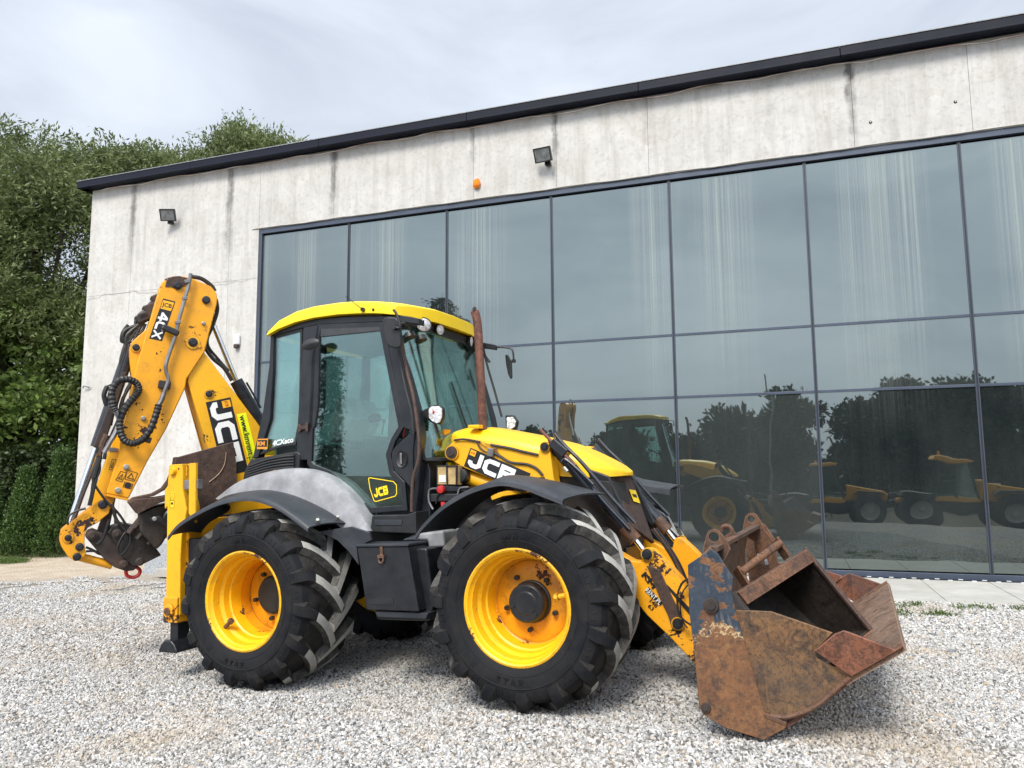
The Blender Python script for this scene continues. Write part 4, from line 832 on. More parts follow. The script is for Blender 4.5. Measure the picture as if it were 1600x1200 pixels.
# ---- toolbox / step
tb=T(1.0,5,[(908,500),(1135,497),(1185,788),(950,780)])
o=P(.72,1.0,tb,'toolbox','blackmetal',ld,.008)
P(.70,1.01,[(tb[0][0]-.01,tb[0][1]+.002),(tb[1][0]+.01,tb[1][1]+.002),(tb[1][0]+.012,tb[1][1]+.02),(tb[0][0]-.01,tb[0][1]+.02)],'lid','fender',o,.004)
c=T(1.0,5,[(1020,540)])[0]; m=MB(); m.box((c[0],1.006,c[1]+.03),(.02,.008,.07)); m.tube([(c[0]-.018,1.016,c[1]),(c[0]-.018,1.016,c[1]-.03),(c[0],1.02,c[1]-.045),(c[0]+.018,1.016,c[1]-.03),(c[0]+.018,1.016,c[1])],.006,6); m.box((c[0],1.014,c[1]+.0),(.05,.016,.02)); m.obj('latch','rust',o)
a=T(1.0,5,[(960,755),(1070,755),(1070,728),(960,728)]); P(1.001,1.003,a,'plate','blackplastic',o,0)
P(.55,.98,T(.98,5,[(985,785),(1225,795),(1215,820),(1000,812)]),'step_tread','fender',ld,.004)
P(.45,.9,[(.98,.50),(1.42,.50),(1.46,.62),(1.42,1.0),(.96,1.0)],'side_tank','blackmetal',ld,.02)
# sill below the door
P(.60,.80,T(.8,5,[(965,428),(975,358),(1130,355),(1170,340),(1172,440),(970,432)]),'cab_sill','blackplastic',ld,.008)
MB().prism(T(.8,5,[(985,378),(1112,378),(1108,402),(990,402)]),.801,.806).obj('sill_plate','fender',ld,bevel=.003)
P(.45,.75,T(.75,5,[(1165,440),(1290,425),(1300,500),(1225,505),(1220,470),(1100,470)]),'footstep','innerfender',ld,.02)
# ---- cab
CV=.70
def inset(poly,w):
    n=len(poly); P_=[Vector((a,b)) for a,b in poly]; area=sum(P_[i].x*P_[(i+1)%n].y-P_[(i+1)%n].x*P_[i].y for i in range(n)); sg=1 if area>0 else -1; out=[]
    for i in range(n):
        a=(P_[i]-P_[i-1]).normalized(); b=(P_[(i+1)%n]-P_[i]).normalized(); na=Vector((-a.y,a.x))*sg; nb=Vector((-b.y,b.x))*sg; m=(na+nb).normalized(); out.append(tuple(P_[i]+m*(w/max(.45,m.dot(na)))))
    return out
def ring(poly,w,v0,v1,name,mat,parent=None,bevel=.004):
    parent=parent or ld; q=inset(poly,w); n=len(poly); m=MB(); vs=[(a,v0,b) for a,b in poly]+[(a,v0,b) for a,b in q]+[(a,v1,b) for a,b in poly]+[(a,v1,b) for a,b in q]; fs=[]
    for i in range(n):
        j=(i+1)%n; fs+=[(i,j,n+j,n+i),(2*n+i,3*n+i,3*n+j,2*n+j),(i,2*n+i,2*n+j,j),(n+i,n+j,3*n+j,3*n+i)]
    m.add(vs,fs); return m.obj(name,mat,parent,bevel)
P(.62,CV,T(CV,3,[(243,300),(264,298),(259,560),(240,900),(152,1175),(112,1185),(185,860),(232,520)]),'rear_pillar','blackmetal')
P(.60,CV+.004,T(CV,3,[(478,236),(600,214),(598,330),(588,800),(562,960),(518,990),(522,1195),(428,1195),(440,900),(468,500)]),'centre_pillar','blackmetal',bevel=.01)
P(.61,CV,T(CV,3,[(205,270),(480,185),(800,160),(1180,150),(1310,172),(1310,215),(1150,192),(600,216),(480,238),(255,300),(236,300)]),'roof_rail','blackmetal')
P(-CV,-.61,T(CV,3,[(205,270),(480,185),(800,160),(1180,150),(1310,172),(1310,215),(1150,192),(600,216),(480,238),(255,300),(236,300)]),'roof_rail','blackmetal')
ap=T(CV,3,[(1058,200),(1125,190),(1200,470),(1290,800),(1325,1000),(1328,1180)])+T(CV,5,[(1188,150),(1180,250),(1170,345),(1150,350),(1165,215)])+T(CV,3,[(1262,1180),(1250,980),(1192,960)])
P(.61,CV,ap,'front_pillar','blackmetal',bevel=.008)
P(-CV,-.61,ap,'front_pillar','blackmetal'); 
for q in ('rear','centre'):
    P(-CV,-.60,T(CV,3,[(243,300),(264,298),(259,560),(240,900),(152,1175),(112,1185),(185,860),(232,520)] if q=='rear' else [(478,236),(600,214),(598,330),(588,800),(562,960),(518,990),(522,1195),(428,1195),(440,900),(468,500)]),q+'_pillar','interior')
# grab bar, rusty
gb=MB().tube(T3(.745,4,[(98,255),(112,340),(128,430),(160,560),(180,700),(190,800),(186,900),(160,990),(152,1080),(150,1180)]),.0125,8); gb.obj('grab_rail','rust_brown',ld)
gb=MB().tube(T3(.735,4,[(78,300),(95,400),(120,520),(150,640),(160,760)]),.011,8); gb.obj('door_seal','blackplastic',ld)
# glass panes
rg_=T(.68,3,[(262,303),(477,243),(466,900),(430,1085),(330,1100),(240,1130),(138,1172),(238,900),(257,560)])
qg=P(.672,.680,rg_,'rear_quarter_glass','cabglass',bevel=0); P(-.680,-.672,rg_,'rear_quarter_glass','cabglass2',bevel=0)
ring(rg_,.022,.668,.688,'glass_seal','blackplastic',qg,.003)
dg=[(497,507),(600,503),(632,668),(619,690),(612,711),(617,736),(634,753),(638,798),(579,802),(560,790),(540,765),(515,744),(487,733),(481,724),(488,560)]
dgl=T(.69,0,dg)
door=ring(dgl,.045,.676,.704,'door','blackmetal',ld,.006)
P(.683,.690,dgl,'door_glass','cabglass',door,bevel=0)
P(-.690,-.683,dgl,'door_glass','cabglass2',bevel=0); ring(dgl,.045,-.704,-.676,'door','interior')
P(.691,.7035,T(.70,0,[(502,511),(598,508),(600,516),(501,526)]),'sun_band','interior',door,bevel=0)
hp=T(.705,3,[(1252,1000),(1180,1065),(1128,1120)])+T(.705,5,[(1064,85),(1066,120),(1080,165),(1115,195),(1150,235),(1162,200),(1160,60),(1170,-20)])
P(.692,.712,hp,'handle_plate','rust_brown' if 0 else 'blackmetal',door,.006)
c=T(.72,5,[(1107,105)])[0]; m=MB(); m.lathe([(.0001,.0),(.040,.004),(.048,.010),(.050,.0)],(c[0],.712,c[1]),(0,1,0),24); mm=m; 
mm.v=[(p[0],p[1],c[1]+(p[2]-c[1])*1.35) for p in mm.v]; mm.obj('handle_recess','blackplastic',door)
MB().box((c[0],.728,c[1]),(.018,.012,.085)).obj('door_handle','steelpipe',door,bevel=.006)
# hinges
for zz,(x,y) in ((3,(480,960)),(5,(690,330))):
    a=T(.72,zz,[(x,y)])[0]
    if zz==3:
        m=MB(); m.box((a[0]-.01,.712,a[1]),(.10,.024,.030)); m.cyl((a[0]+.035,.72,a[1]-.035),(a[0]+.035,.72,a[1]+.035),.011,seg=10); m.box((a[0]-.045,.712,a[1]),(.03,.02,.06)); m.obj('door_hinge','rust_brown',ld,bevel=.004)
# windscreen
def wsp(v,t):
    e=max(0,1-(abs(v)/.69)**2.6); e2=e**.6; ub=1.235+.17*e2; ut=1.06+.09*e2; wb=1.62; wt=2.66; return (ub+(ut-ub)*t,v,wb+(wt-wb)*t)
rows=[[wsp(v,t) for v in np.linspace(.665,-.665,19)] for t in np.linspace(0,1,7)]
MB().sheet(rows,.006).obj('windscreen','cabglass2',ld)
# near curved quarter pane seal
MB().tube([wsp(.66,t) for t in np.linspace(0,1,8)],.014,6).obj('screen_seal','blackplastic',ld)
MB().tube([wsp(-.66,t) for t in np.linspace(0,1,8)],.018,6).obj('screen_seal','blackplastic',ld)
MB().tube([wsp(v,0) for v in np.linspace(.66,-.66,12)],.02,6).obj('screen_seal','blackplastic',ld)
MB().tube([(a+.012,b,c) for a,b,c in [wsp(.05,.02),wsp(.10,.3),wsp(.16,.62)]],.008,6).obj('wiper','blackplastic',ld)
# rear window and glass
MB().sheet([[(-.30+.06*t*3,v,1.75+t*.95) for v in np.linspace(.64,-.64,5)] for t in np.linspace(0,1,3)],.006).obj('rear_window','cabglass2',ld)
# roof
def rprof(v):
    k=max(0,1-(abs(v)/.76)**3); top=[(-.20,2.76),(-.08,2.835),(.12,2.888),(.32,2.905),(.58,2.902),(.80,2.886),(.98,2.858),(1.09,2.832),(1.14,2.815),(1.165,2.80)]
    bot=[(-.21,2.725),(-.08,2.765),(.12,2.800),(.32,2.812),(.58,2.808),(.80,2.79),(.96,2.772),(1.06,2.755),(1.12,2.742),(1.165,2.735)]
    fx=lambda u:(u-.5)*(1-.10*(1-k))+.5+ (0.07*k if u>.97 else 0); tp=[(fx(u),w+.035*k) for u,w in top]; bt=[(fx(u),w) for u,w in bot]; return tp,bt
vs=[-.745,-.74,-.72,-.6,-.3,0,.3,.6,.72,.74,.745]; rows=[]
for v in vs:
    tp,bt=rprof(v); e=abs(v)
    if e>.742: tp=[(u,w-.03) for u,w in tp]
    elif e>.735: tp=[(u,w-.012) for u,w in tp]
    rows.append([(u,v,w) for u,w in tp]+[(u,v,w) for u,w in bt[::-1]])
m=MB(); m.grid(rows,closed=True); n_=len(rows[0]); m.f.append(tuple(range(n_-1,-1,-1))); m.mi.append(0); m.f.append(tuple(range(len(m.v)-n_,len(m.v)))); m.mi.append(0)
m.obj('roof','roofyellow',ld,bevel=0,ang=28)
# soffit, headliner
tp,bt=rprof(.6); bt=bt[:-2]; P(-.66,.66,[(u,w-.004) for u,w in bt[1:-1]]+[(u,w-.05) for u,w in bt[1:-1]][::-1],'headliner','headliner',bevel=0)
P(-.66,.66,[(.86,2.775),(1.175,2.732),(1.16,2.665),(1.06,2.64),(.90,2.68)],'lamp_housing','blackplastic',bevel=.02)
# roof work lamps
def lamp(c,r,nrm,name='work_lamp',sc=(1,1),parent=ld,depth=.05):
    n_=Vector(nrm).normalized(); t=bpy.data.objects.new(name,None); link(t,parent); t.empty_display_size=.05
    a=Vector(c); m=MB(); m.lathe([(.0001,-depth),(r*.6,-depth),(r*1.05,-depth*.4),(r*1.13,0),(r*1.1,.006),(r*.98,.004)],a,n_,24); 
    m2=MB(); m2.lathe([(r,.003),(r*.6,.010),(.0001,.013)],a,n_,24)
    for q in (m,m2): q.v=[tuple(a+Vector(((p[0]-a.x)*sc[0],(p[1]-a.y)*sc[0],(p[2]-a.z)*sc[1]))) for p in q.v]
    m.obj('housing','blackplastic',t); m2.obj('lens','lens',t)
lamp((1.19,.46,2.695),.052,(.85,.55,-.12),sc=(1.2,1.0)); lamp((1.20,.215,2.695),.043,(1,.25,-.1))
for v in (-.45,-.62): lamp((1.19,v*.8,2.69),.044,(1,-.2,-.1))
for v in (.5,.68): 
    MB().lathe([(.0001,-.05),(.04,-.04),(.05,.0),(.0001,.02)],(1.16,v*.9,2.57),(.3,0,-1),14).obj('lamp_bulb_cover','blackplastic',ld)
# aerial
a=T(.3,0,[(567,482)])[0]; m=MB(); a=(a[0],.74,T(.745,0,[(568,484)])[0][1]); a=(T(.745,0,[(568,484)])[0][0],.752,T(.745,0,[(568,484)])[0][1])
b=T(.9,0,[(540,463)])[0]; m=MB(); m.cyl((a[0],.742,a[2]),(a[0],.765,a[2]),.016,seg=14); m.tube([(a[0],.76,a[2]),(b[0],.9,b[1])],.0028,5,smooth=False); m.obj('aerial','blackplastic',ld)
a=T(.745,3,[(985,110)])[0]; MB().cyl((a[0],.742,a[1]),(a[0],.751,a[1]),.010,seg=12).obj('screw','blackplastic',ld)
# near square mirror
cs=T(.86,3,[(1058,200),(1070,175),(1100,165),(1160,170),(1185,200),(1198,360),(1185,388),(1150,393),(1110,380),(1085,350)])
mr=P(.85,.885,cs,'wing_mirror','blackplastic',bevel=.012); a=T(.88,3,[(1145,235)])[0]
m=MB(); m.cyl((a[0],.885,a[1]),(a[0],.91,a[1]),.022,seg=14); m.tube([(a[0],.90,a[1])]+T3(.90,3,[(1175,240),(1165,180),(1145,130),(1130,112)]),.010,8); m.tube([(a[0],.90,a[1]),(a[0]+.02,.80,a[1]+.04),(1.2,.70,2.62)],.011,8); m.obj('mirror_arm','blackplastic',mr)
cc=T(.852,3,[(1075,200),(1165,190),(1185,360),(1110,370)]); P(.844,.8495,cc,'mirror_glass','mirror',mr,bevel=0)
# oval blade-like lamp on the centre pillar
a=T(.80,3,[(532,360)])[0]; m=MB(); m.lathe([(.0001,-.018),(.055,-.014),(.082,-.004),(.085,.004),(.06,.016),(.0001,.022)],(a[0],.80,a[1]),(0,1,0),32); m.v=[(p[0]-0*.1,p[1],a[1]+(p[2]-a[1])*.52+(p[0]-a[0])*.10) for p in m.v]
o=m.obj('oval_mirror','blackplastic',ld); m=MB(); a2=T(.75,3,[(500,340)])[0]; m.tube([(a[0],.79,a[1]),(a2[0],.74,a2[1]),(a2[0],.70,a2[1]-.02)],.014,8); m.obj('mirror_arm','rust',o)
# far mirror on its bracket
o=MB(); o.tube(T3(-.80,4,[(540,292),(600,284),(680,292),(700,310),(705,360)]),.009,8); o.tube(T3(-.72,4,[(540,292),(548,330),(560,350),(575,368)]),.012,8)
fm=o.obj('mirror_arm','blackplastic',ld); P(-.83,-.80,T(-.80,4,[(657,330),(668,325),(690,365),(693,450),(685,460),(672,430),(662,380)]),'far_mirror','blackplastic',ld,.006)
MB().tube(T3(-.70,4,[(540,300),(565,400),(600,520),(640,665)]),.011,8).obj('far_pillar_strip','blackplastic',ld)
MB().box((T(-.80,4,[(705,362)])[0][0],-.80,T(-.80,4,[(705,362)])[0][1]),(.03,.03,.03)).obj('mirror_clamp','blackplastic',fm)
# road headlamps at the base of the screen
def headlamp(pl,v,z,parts,hous):
    o=P(v-.05,v-.005,T(v,z,hous),'headlamp','blackplastic',ld,.012); P(v-.004,v+.010,T(v,z,parts),'lens','lens',o,.006); return o
o=headlamp(0,.60,4,[(245,620),(262,608),(300,608),(317,625),(317,665),(305,695),(290,703),(262,690),(246,672)],[(180,640),(245,610),(262,600),(302,602),(318,620),(318,670),(300,708),(250,695),(215,665),(180,660)])
a=T(.615,4,[(268,640),(282,672)]); MB().box((a[0][0],.612,a[0][1]),(.014,.003,.022)).obj('lamp_divider','red',o)
o=headlamp(0,-.60,4,[(668,668),(700,665),(718,690),(712,722),(690,735),(668,730)],[(655,655),(700,655),(725,690),(715,735),(660,740)])
# exhaust stack
m=MB(); m.tube(T3(.30,4,[(538,735),(534,640),(524,420),(513,220),(505,140),(493,92)]),.0335,16); ex=m.obj('exhaust_pipe','exhaust',ld)
e=T(.30,4,[(493,92),(478,75)]); MB().cyl((e[0][0],.30,e[0][1]),(e[0][0]-.012,.312,e[0][1]+.006),.0345,seg=16).obj('exhaust_mouth','darkvoid',ex)
# interior: seat, console, wheel
P(-.22,.26,T(.2,3,[(738,745),(800,745),(835,870),(850,900),(760,1060),(690,1075),(700,950),(725,860)]),'seat_back','seat',bevel=.03)
P(-.26,.26,[(.35,1.62),(.85,1.62),(.88,1.74),(.60,1.77),(.33,1.74)],'seat_cushion','seat',bevel=.03)
P(-.28,.28,[(.30,1.35),(.85,1.35),(.85,1.60),(.30,1.60)],'seat_base','interior',bevel=.02)
m=MB(); m.tube([(1.12,0,1.45),(1.06,0,1.75),(1.0,0,1.93)],.05,10); m.box((1.02,0,1.96),(.16,.22,.06),(0,.5,0)); m.obj('steering_column','interior',ld,bevel=.01)
m=MB(); pts=[(.93+.09*math.cos(a),.19*math.sin(a),1.98-.165*math.cos(a)*.45) for a in np.linspace(0,2*math.pi,25)]; m.tube(pts,.013,8,smooth=False); m.obj('steering_wheel','interior',ld)
a=T(.1,3,[(993,893)])[0]; MB().lathe([(.0001,-.03),(.055,-.03),(.06,0),(.05,.03),(.0001,.035)],(a[0],.1,a[1]),(0,.3,1),20).obj('control_knob','rust_black',ld,bevel=.01)
P(-.6,.55,[(1.05,1.50),(1.25,1.5),(1.28,1.78),(1.10,1.82)],'dashboard','interior',bevel=.02)
P(.30,.52,[(.55,1.30),(1.0,1.30),(1.02,1.80),(.62,1.86)],'side_console','interior',bevel=.03)
for q,(a,b) in enumerate((((.75,1.86)),((.85,1.84)),((.95,1.82)))):
    m=MB(); m.cyl((a,.42,b),(a+.02,.42,b+.09),.006,seg=6); m.cyl((a+.02,.42,b+.09),(a+.022,.42,b+.12),.014,seg=8); m.obj('lever','red' if q==2 else 'interior',ld)
P(-.60,.60,[(-.18,1.40),(.25,1.40),(.2,1.80),(-.18,1.86)],'rear_console','interior',bevel=.02)
# louvred rear corner panel
lp=T(.71,5,[(398,200),(405,160),(432,108),(640,72),(655,85),(648,152),(600,150),(500,155)]); lo=P(.60,.712,lp,'louvre_panel','blackplastic',bevel=.01)
for k in range(5):
    MB().tube(T3(.722,5,[(418+k*-2+4,140+k*11),(500,112+k*11.5),(575,96+k*12.5),(628,91+k*13)]),.009,6).obj('louvre','blackplastic',lo)
P(-.712,-.60,lp,'louvre_panel','blackplastic')
# lettering on the quarter glass, badges
d,up=frame2(*T(.685,3,[(260,1085),(385,1060)])); a=T(.685,3,[(258,1078)])[0]; textdecal('4CXeco',a,d,up,.060,.686,'model_lettering','decal_white',ld,.0012,wide=1.05,shear=.2)
kb=T(.705,3,[(145,1115),(150,1042),(225,1040),(220,1115)]); P(.702,.706,kb,'km_badge','decal_orange',bevel=0)
d,up=frame2(kb[0],kb[3]); 
P(.7065,.7075,[tuple(Vector(kb[0])+(Vector(kb[3])-Vector(kb[0]))*x+(Vector(kb[1])-Vector(kb[0]))*y) for x,y in ((.04,.22),(.96,.22),(.96,.9),(.04,.9))],'badge_field','decal_black',bevel=0)
m,_=strokes('KM',(kb[0][0]+.009,kb[0][1]+.026),d,up,.036,.708,.26,.1); m.obj('badge_lettering','decal_orange',ld)
lgo=T(.7,5,[(955,192),(962,188),(1068,205),(1083,222),(1084,262),(1076,274),(990,298),(980,294),(962,240)]); ring(lgo,.006,.6915,.6925,'door_logo_border','decal_yellow',bevel=0)
d,up=frame2(*T(.7,5,[(980,284),(1068,262)])); a=T(.7,5,[(984,279)])[0]; m,wd=strokes('JCB',a,d,up,.068,.6915,.27,.13,wscale=.62); m.obj('door_logo','decal_yellow',ld)

# ---- bonnet
st=[(1.30,.36,1.80,1.55),(1.34,.385,1.862,1.53),(1.45,.40,1.882,1.50),(1.62,.40,1.868,1.50),(1.90,.39,1.80,1.50),(2.20,.375,1.712,1.46),(2.40,.36,1.638,1.44),(2.55,.325,1.572,1.435),(2.66,.26,1.52,1.435),(2.73,.17,1.482,1.437),(2.76,.06,1.462,1.44)]
rows=[]
for u,hw,wt,wb in st:
    u=u if u<2.2 else 2.2+(u-2.2)*.82; r=[]
    for q in np.linspace(0,1,21):
        a=math.pi*(q); cx=math.copysign(abs(math.cos(a))**.42,math.cos(a)); sy=abs(math.sin(a))**.42; r.append((u,hw*cx,wb+(wt-wb)*sy))
    rows.append(r)
m=MB(); m.grid(rows); nb=len(rows[0]); m.f.append(tuple(range(nb-1,-1,-1))); m.mi.append(0); m.f.append(tuple(range(len(m.v)-nb,len(m.v)))); m.mi.append(0)
for i in range(len(rows)-1): m.f.append((i*nb,i*nb+nb-1,(i+1)*nb+nb-1,(i+1)*nb)); m.mi.append(0)
bn=m.obj('bonnet','yellow_clean',ld,ang=40)
P(.30,.40,T(.40,10,[(500,130),(590,128),(590,160),(490,150)]),'bonnet_catch','yellow_clean',bn)
P(-.28,.28,[(2.30,1.36),(2.50,1.36),(2.56,1.43),(2.3,1.43)],'bonnet_gap_dark','darkvoid')  # dark block standing in for the black gap below the bonnet nose
# grille panel at the front
gn=T3(.20,11,[(312,190),(440,465)]); gf=T3(-.20,11,[(420,190),(550,545)])
m=MB(); m.plate([gn[0],gf[0],gf[1],gn[1]],.03); gr=m.obj('front_grille','rust_brown',ld,bevel=.006)
cc=[Vector(gn[0]).lerp(Vector(gf[0]),a).lerp(Vector(gn[1]).lerp(Vector(gf[1]),a),b)+Vector((.019,0,.006)) for a,b in ((.62,.22),(.95,.22),(.95,.42),(.62,.42))]
MB().plate(cc,.002).obj('warning_decal','decal_yellow',gr); cc2=[c+(cc[0]+cc[2]-2*c)*.18+Vector((.002,0,.0005)) for c in cc]; MB().plate([cc2[0].lerp(cc2[3],.25),cc2[1].lerp(cc2[2],.25),cc2[1].lerp(cc2[2],.62),cc2[0].lerp(cc2[3],.62)],.0015).obj('warning_symbol','decal_black',gr)
for s in (1,-1):
    P(min(s*.30,s*.34),max(s*.30,s*.34),T(.34,11,[(190,140),(310,185),(440,465),(420,480),(250,300)]),'front_frame','blackmetal',bevel=.008)
# ---- loader arms
AV0,AV1=.41,.53
up_=T(AV1,10,[(312,350),(318,395),(345,425),(440,482),(470,500),(740,608),(900,640),(1240,650),(1225,560),(1190,295),(1165,275),(1125,280),(1108,305),(1095,385),(940,352),(780,308),(600,262),(400,262),(350,290),(320,315)])
fr_=T(AV1,11,[(-60,330),(100,430),(300,560),(440,640),(484,645),(497,580),(520,572),(545,580),(620,650),(700,740),(752,860),(790,900),(900,1010),(900,1160),(770,1190),(650,1060),(515,930),(380,760),(180,460)])
for s in (1,-1):
    a,b=(AV0,AV1) if s>0 else (-AV1,-AV0)
    P(a,b,up_,'loader_arm_upper','yellow',ld,.008); 
    P(a+.004,b-.004,fr_,'loader_arm','yellow_arm',ld,.008)
    f=(lambda v0,v1:(v0,v1)) if s>0 else (lambda v0,v1:(-v1,-v0))
    v0,v1=f(AV1-.002,AV1+.014)
    lv=T(AV1+.014,11,[(518,668),(550,672),(585,690),(608,740),(650,830),(700,930),(714,975),(705,1005),(675,1012),(650,995),(625,920),(590,850),(550,750)]); P(v0,v1,lv,'bucket_lever','rust_brown',ld,.004)
    for zz,(x,y),r in ((10,(350,365),.045),(10,(1145,317),.030),(11,(515,605),.034),(11,(680,978),.034)):
        q=T(AV1+.03,zz,[(x,y)])[0]; m=MB(); 
        m.lathe([(.0001,.022),(r*.62,.022),(r*.72,.014),(r,.014),(r,-.03)],(q[0],s*(AV1+.012),q[1]),(0,s,0),22); m.obj('arm_pin','rust_black' if r>.04 else 'blackmetal',ld)
        MB().lathe([(r*1.28,-.03),(r*1.28,.004),(r*1.05,.004)],(q[0],s*(AV1+.012),q[1]),(0,s,0),22).obj('pin_boss','yellow',ld)
    # tilt ram: barrel, rod, hoses
    vv=s*.47; A=T3(.47,11,[(10,20),(450,520),(515,605)]); A=[(p[0],vv,p[2]) for p in A]
    cy=MB().cyl(A[0],A[1],.040,seg=18).obj('tilt_ram','cylinder',ld); MB().cyl(A[1],A[2],.019,seg=14).obj('ram_rod','chrome',cy)
    g_=Vector(A[1])-Vector(A[0]); g_.normalize(); q=Vector(A[1]); MB().cyl(q-g_*.10,q+g_*.015,.047,seg=18).obj('ram_gland','rust',cy)
    for dv,ex_ in ((.055,.00),(.035,.035)):
        pts=[Vector((p[0]+ex_,s*(.47+dv),p[2]+ex_*1.2)) for p in (T3(.5,11,[(0,-10),(60,60),(150,150),(300,330),(430,470)]))]; MB().tube(pts,.014,8).obj('ram_pipe','cylinder',cy)
MB().tube(T3(.54,4,[(850,735),(940,830),(1040,930)]),.012,8).obj('indicator_rod','exhaust',ld)
MB().tube(T3(.56,11,[(60,110),(70,95),(90,100),(170,170),(230,230)]),.010,8).obj('steel_pipe','cylinder',ld)
MB().cyl(*T3(.565,11,[(72,138),(92,160)]),.013,seg=10).obj('fitting','zinc',ld)
m=MB(); m.box((T(.5,4,[(960,835)])[0][0],.50,T(.5,4,[(960,835)])[0][1]),(.14,.12,.07),(0,.75,0)); m.obj('ram_clevis','blackmetal',ld,bevel=.01)
# front hoses down the arm between the rams
for off,mat in ((0,'hose'),(14,'rust_brown'),(26,'hose')):
    MB().tube(T3(.30,11,[(540+off,470-off*.3),(600+off,545),(660+off,640),(700+off,730),(745+off,850)]),.008,7).obj('arm_hose',mat,ld)
MB().tube(T3(.60,11,[(740,735),(705,760),(680,830),(690,920),(720,960),(760,985)]),.007,7).obj('loop_hose','hose',ld); MB().tube(T3(.59,11,[(745,760),(712,800),(695,860),(705,950),(735,1000)]),.005,6).obj('loop_hose','hose',ld)
MB().tube([(3.02,AV1,.62),(3.02,-AV1,.62)],.055,14,smooth=False).obj('cross_tube','yellow_arm',ld)
P(AV1-.002,AV1+.004,T(AV1,11,[(625,765),(745,890),(745,925),(640,800)]),'arm_slot','decal_black',bevel=0)
# yellow link below the arm and bits above the front tyre
MB().cyl(*T3(.44,10,[(410,545),(720,650)]),.055,seg=16).obj('lift_ram','yellow',ld); MB().cyl(*T3(.47,10,[(400,560),(470,585)]),.075,seg=16).obj('lift_ram_base','blackmetal',ld)
P(.40,.50,T(.50,10,[(690,745),(700,720),(830,690),(1020,700),(1000,712),(800,740),(700,775)]),'axle_bracket','yellow',ld)
# bonnet decal
A=T(AV1,14,[(510,770),(1025,998),(572,597)]); d,up,h=frame3(*A)
rect(A[0],d,up,0,.52,0,h,AV1+.0012).obj('decal_field','decal_black',ld)
m,w_=strokes('JCB',(A[0][0]+d.x*.022+up.x*h*.10,A[0][1]+d.z*.022+up.z*h*.10),d,up,h*.78,AV1+.003,.27,.12,wscale=1.13); m.obj('jcb_lettering','decal_white',ld)
rect(A[0],d,up,.012,.060,h*.66,h*.94,AV1+.0052).obj('decal_emblem','decal_amber',ld); textdecal('JCB',(A[0][0]+d.x*.036+up.x*h*.80,A[0][1]+d.z*.036+up.z*h*.80),d,up.normalized(),.022,AV1+.0066,'emblem_lettering','red',ld,.0006,align='CENTER')
# chafed wiring along the bonnet side
for pts,r in (([(380,262),(450,252),(530,262),(600,275)],.008),([(570,275),(600,330),(650,360),(700,375)],.004),([(580,285),(630,345),(690,370)],.003),([(600,280),(650,320),(700,345)],.003),([(690,300),(760,312),(860,330),(960,355),(1095,385)],.009),([(720,370),(770,395),(840,440),(900,455),(1000,465),(1080,500),(1135,560)],.009),([(640,290),(700,310),(740,350),(700,385)],.0025),([(730,350),(770,390),(720,400)],.002),([(700,300),(740,330),(770,400),(820,430)],.0025)):
    MB().tube(T3(AV1+.012,10,pts),r,6).obj('wire_loom','hose' if r>.0035 else 'rust',ld)
c=T(AV1+.02,10,[(692,365)])[0]; MB().box((c[0],AV1+.02,c[1]),(.05,.02,.06),(0,.2,0)).obj('wire_connector','steelpipe',ld,bevel=.004)
# filter bowls and battery beside the firewall
fb=T(.62,10,[(232,475),(402,475),(402,645),(232,645)])
b1=P(.52,.62,[fb[0],((fb[0][0]+fb[1][0])/2,(fb[0][1]+fb[1][1])/2),((fb[3][0]+fb[2][0])/2,(fb[3][1]+fb[2][1])/2),fb[3]],'washer_bottle','amber',bevel=.006); MB().box((fb[0][0]+.045,.622,fb[0][1]-.10),(.055,.004,.05)).obj('label','decal_white',b1); ring(fb,.008,.60,.626,'bowl_frame','blackmetal',b1,.002); MB().box(((fb[0][0]+fb[1][0])/2,.62,(fb[0][1]+fb[3][1])/2),(.010,.012,.17)).obj('bowl_frame','blackmetal',b1)
P(.53,.615,[((fb[0][0]+fb[1][0])/2+.004,fb[0][1]-.004),fb[1],fb[2],((fb[3][0]+fb[2][0])/2+.004,fb[3][1])],'filter_bowl','amber',bevel=.006)
P(.50,.63,T(.63,10,[(225,648),(500,660),(480,700),(225,695)]),'filter_head','blackmetal'); P(.48,.63,T(.63,10,[(170,715),(420,715),(400,780),(170,790)]),'battery_tray','blackplastic',bevel=.01)
c=T(.65,10,[(262,680)])[0]; MB().lathe([(.0001,.02),(.028,.015),(.03,-.02)],(c[0],.64,c[1]),(0,1,0),14).obj('isolator_knob','red',ld)
MB().tube(T3(.64,10,[(232,672),(190,675),(165,695),(165,780),(200,850)]),.008,7).obj('hose','steelpipe',ld); MB().tube(T3(.64,10,[(262,700),(235,740),(225,800)]),.005,6).obj('wire','hose',ld); MB().tube(T3(.64,10,[(500,660),(430,670),(410,720)]),.007,7).obj('pipe','steelpipe',ld)
MB().box((T(.64,10,[(285,805)])[0][0],.64,T(.64,10,[(285,805)])[0][1]),(.03,.01,.03)).obj('fuse','red',ld)
c=T(.55,10,[(435,565)])[0]; MB().lathe([(.0001,.02),(.045,.015),(.055,0),(.055,-.05)],(c[0],.55,c[1]),(0,1,0),18).obj('filler_cap','blackplastic',ld)
# seen through the lower screen: yellow tower bracket and pulleys
P(.35,.45,T(.45,4,[(200,800),(330,730),(325,760),(270,820),(205,830)]),'tower_bracket','yellow_worn'); MB().lathe([(.07,0),(.075,.01),(.05,.02),(.0001,.02)],(T(.45,4,[(225,870)])[0][0],.45,T(.45,4,[(225,870)])[0][1]),(0,1,0),22).obj('pulley','yellow_worn',ld)
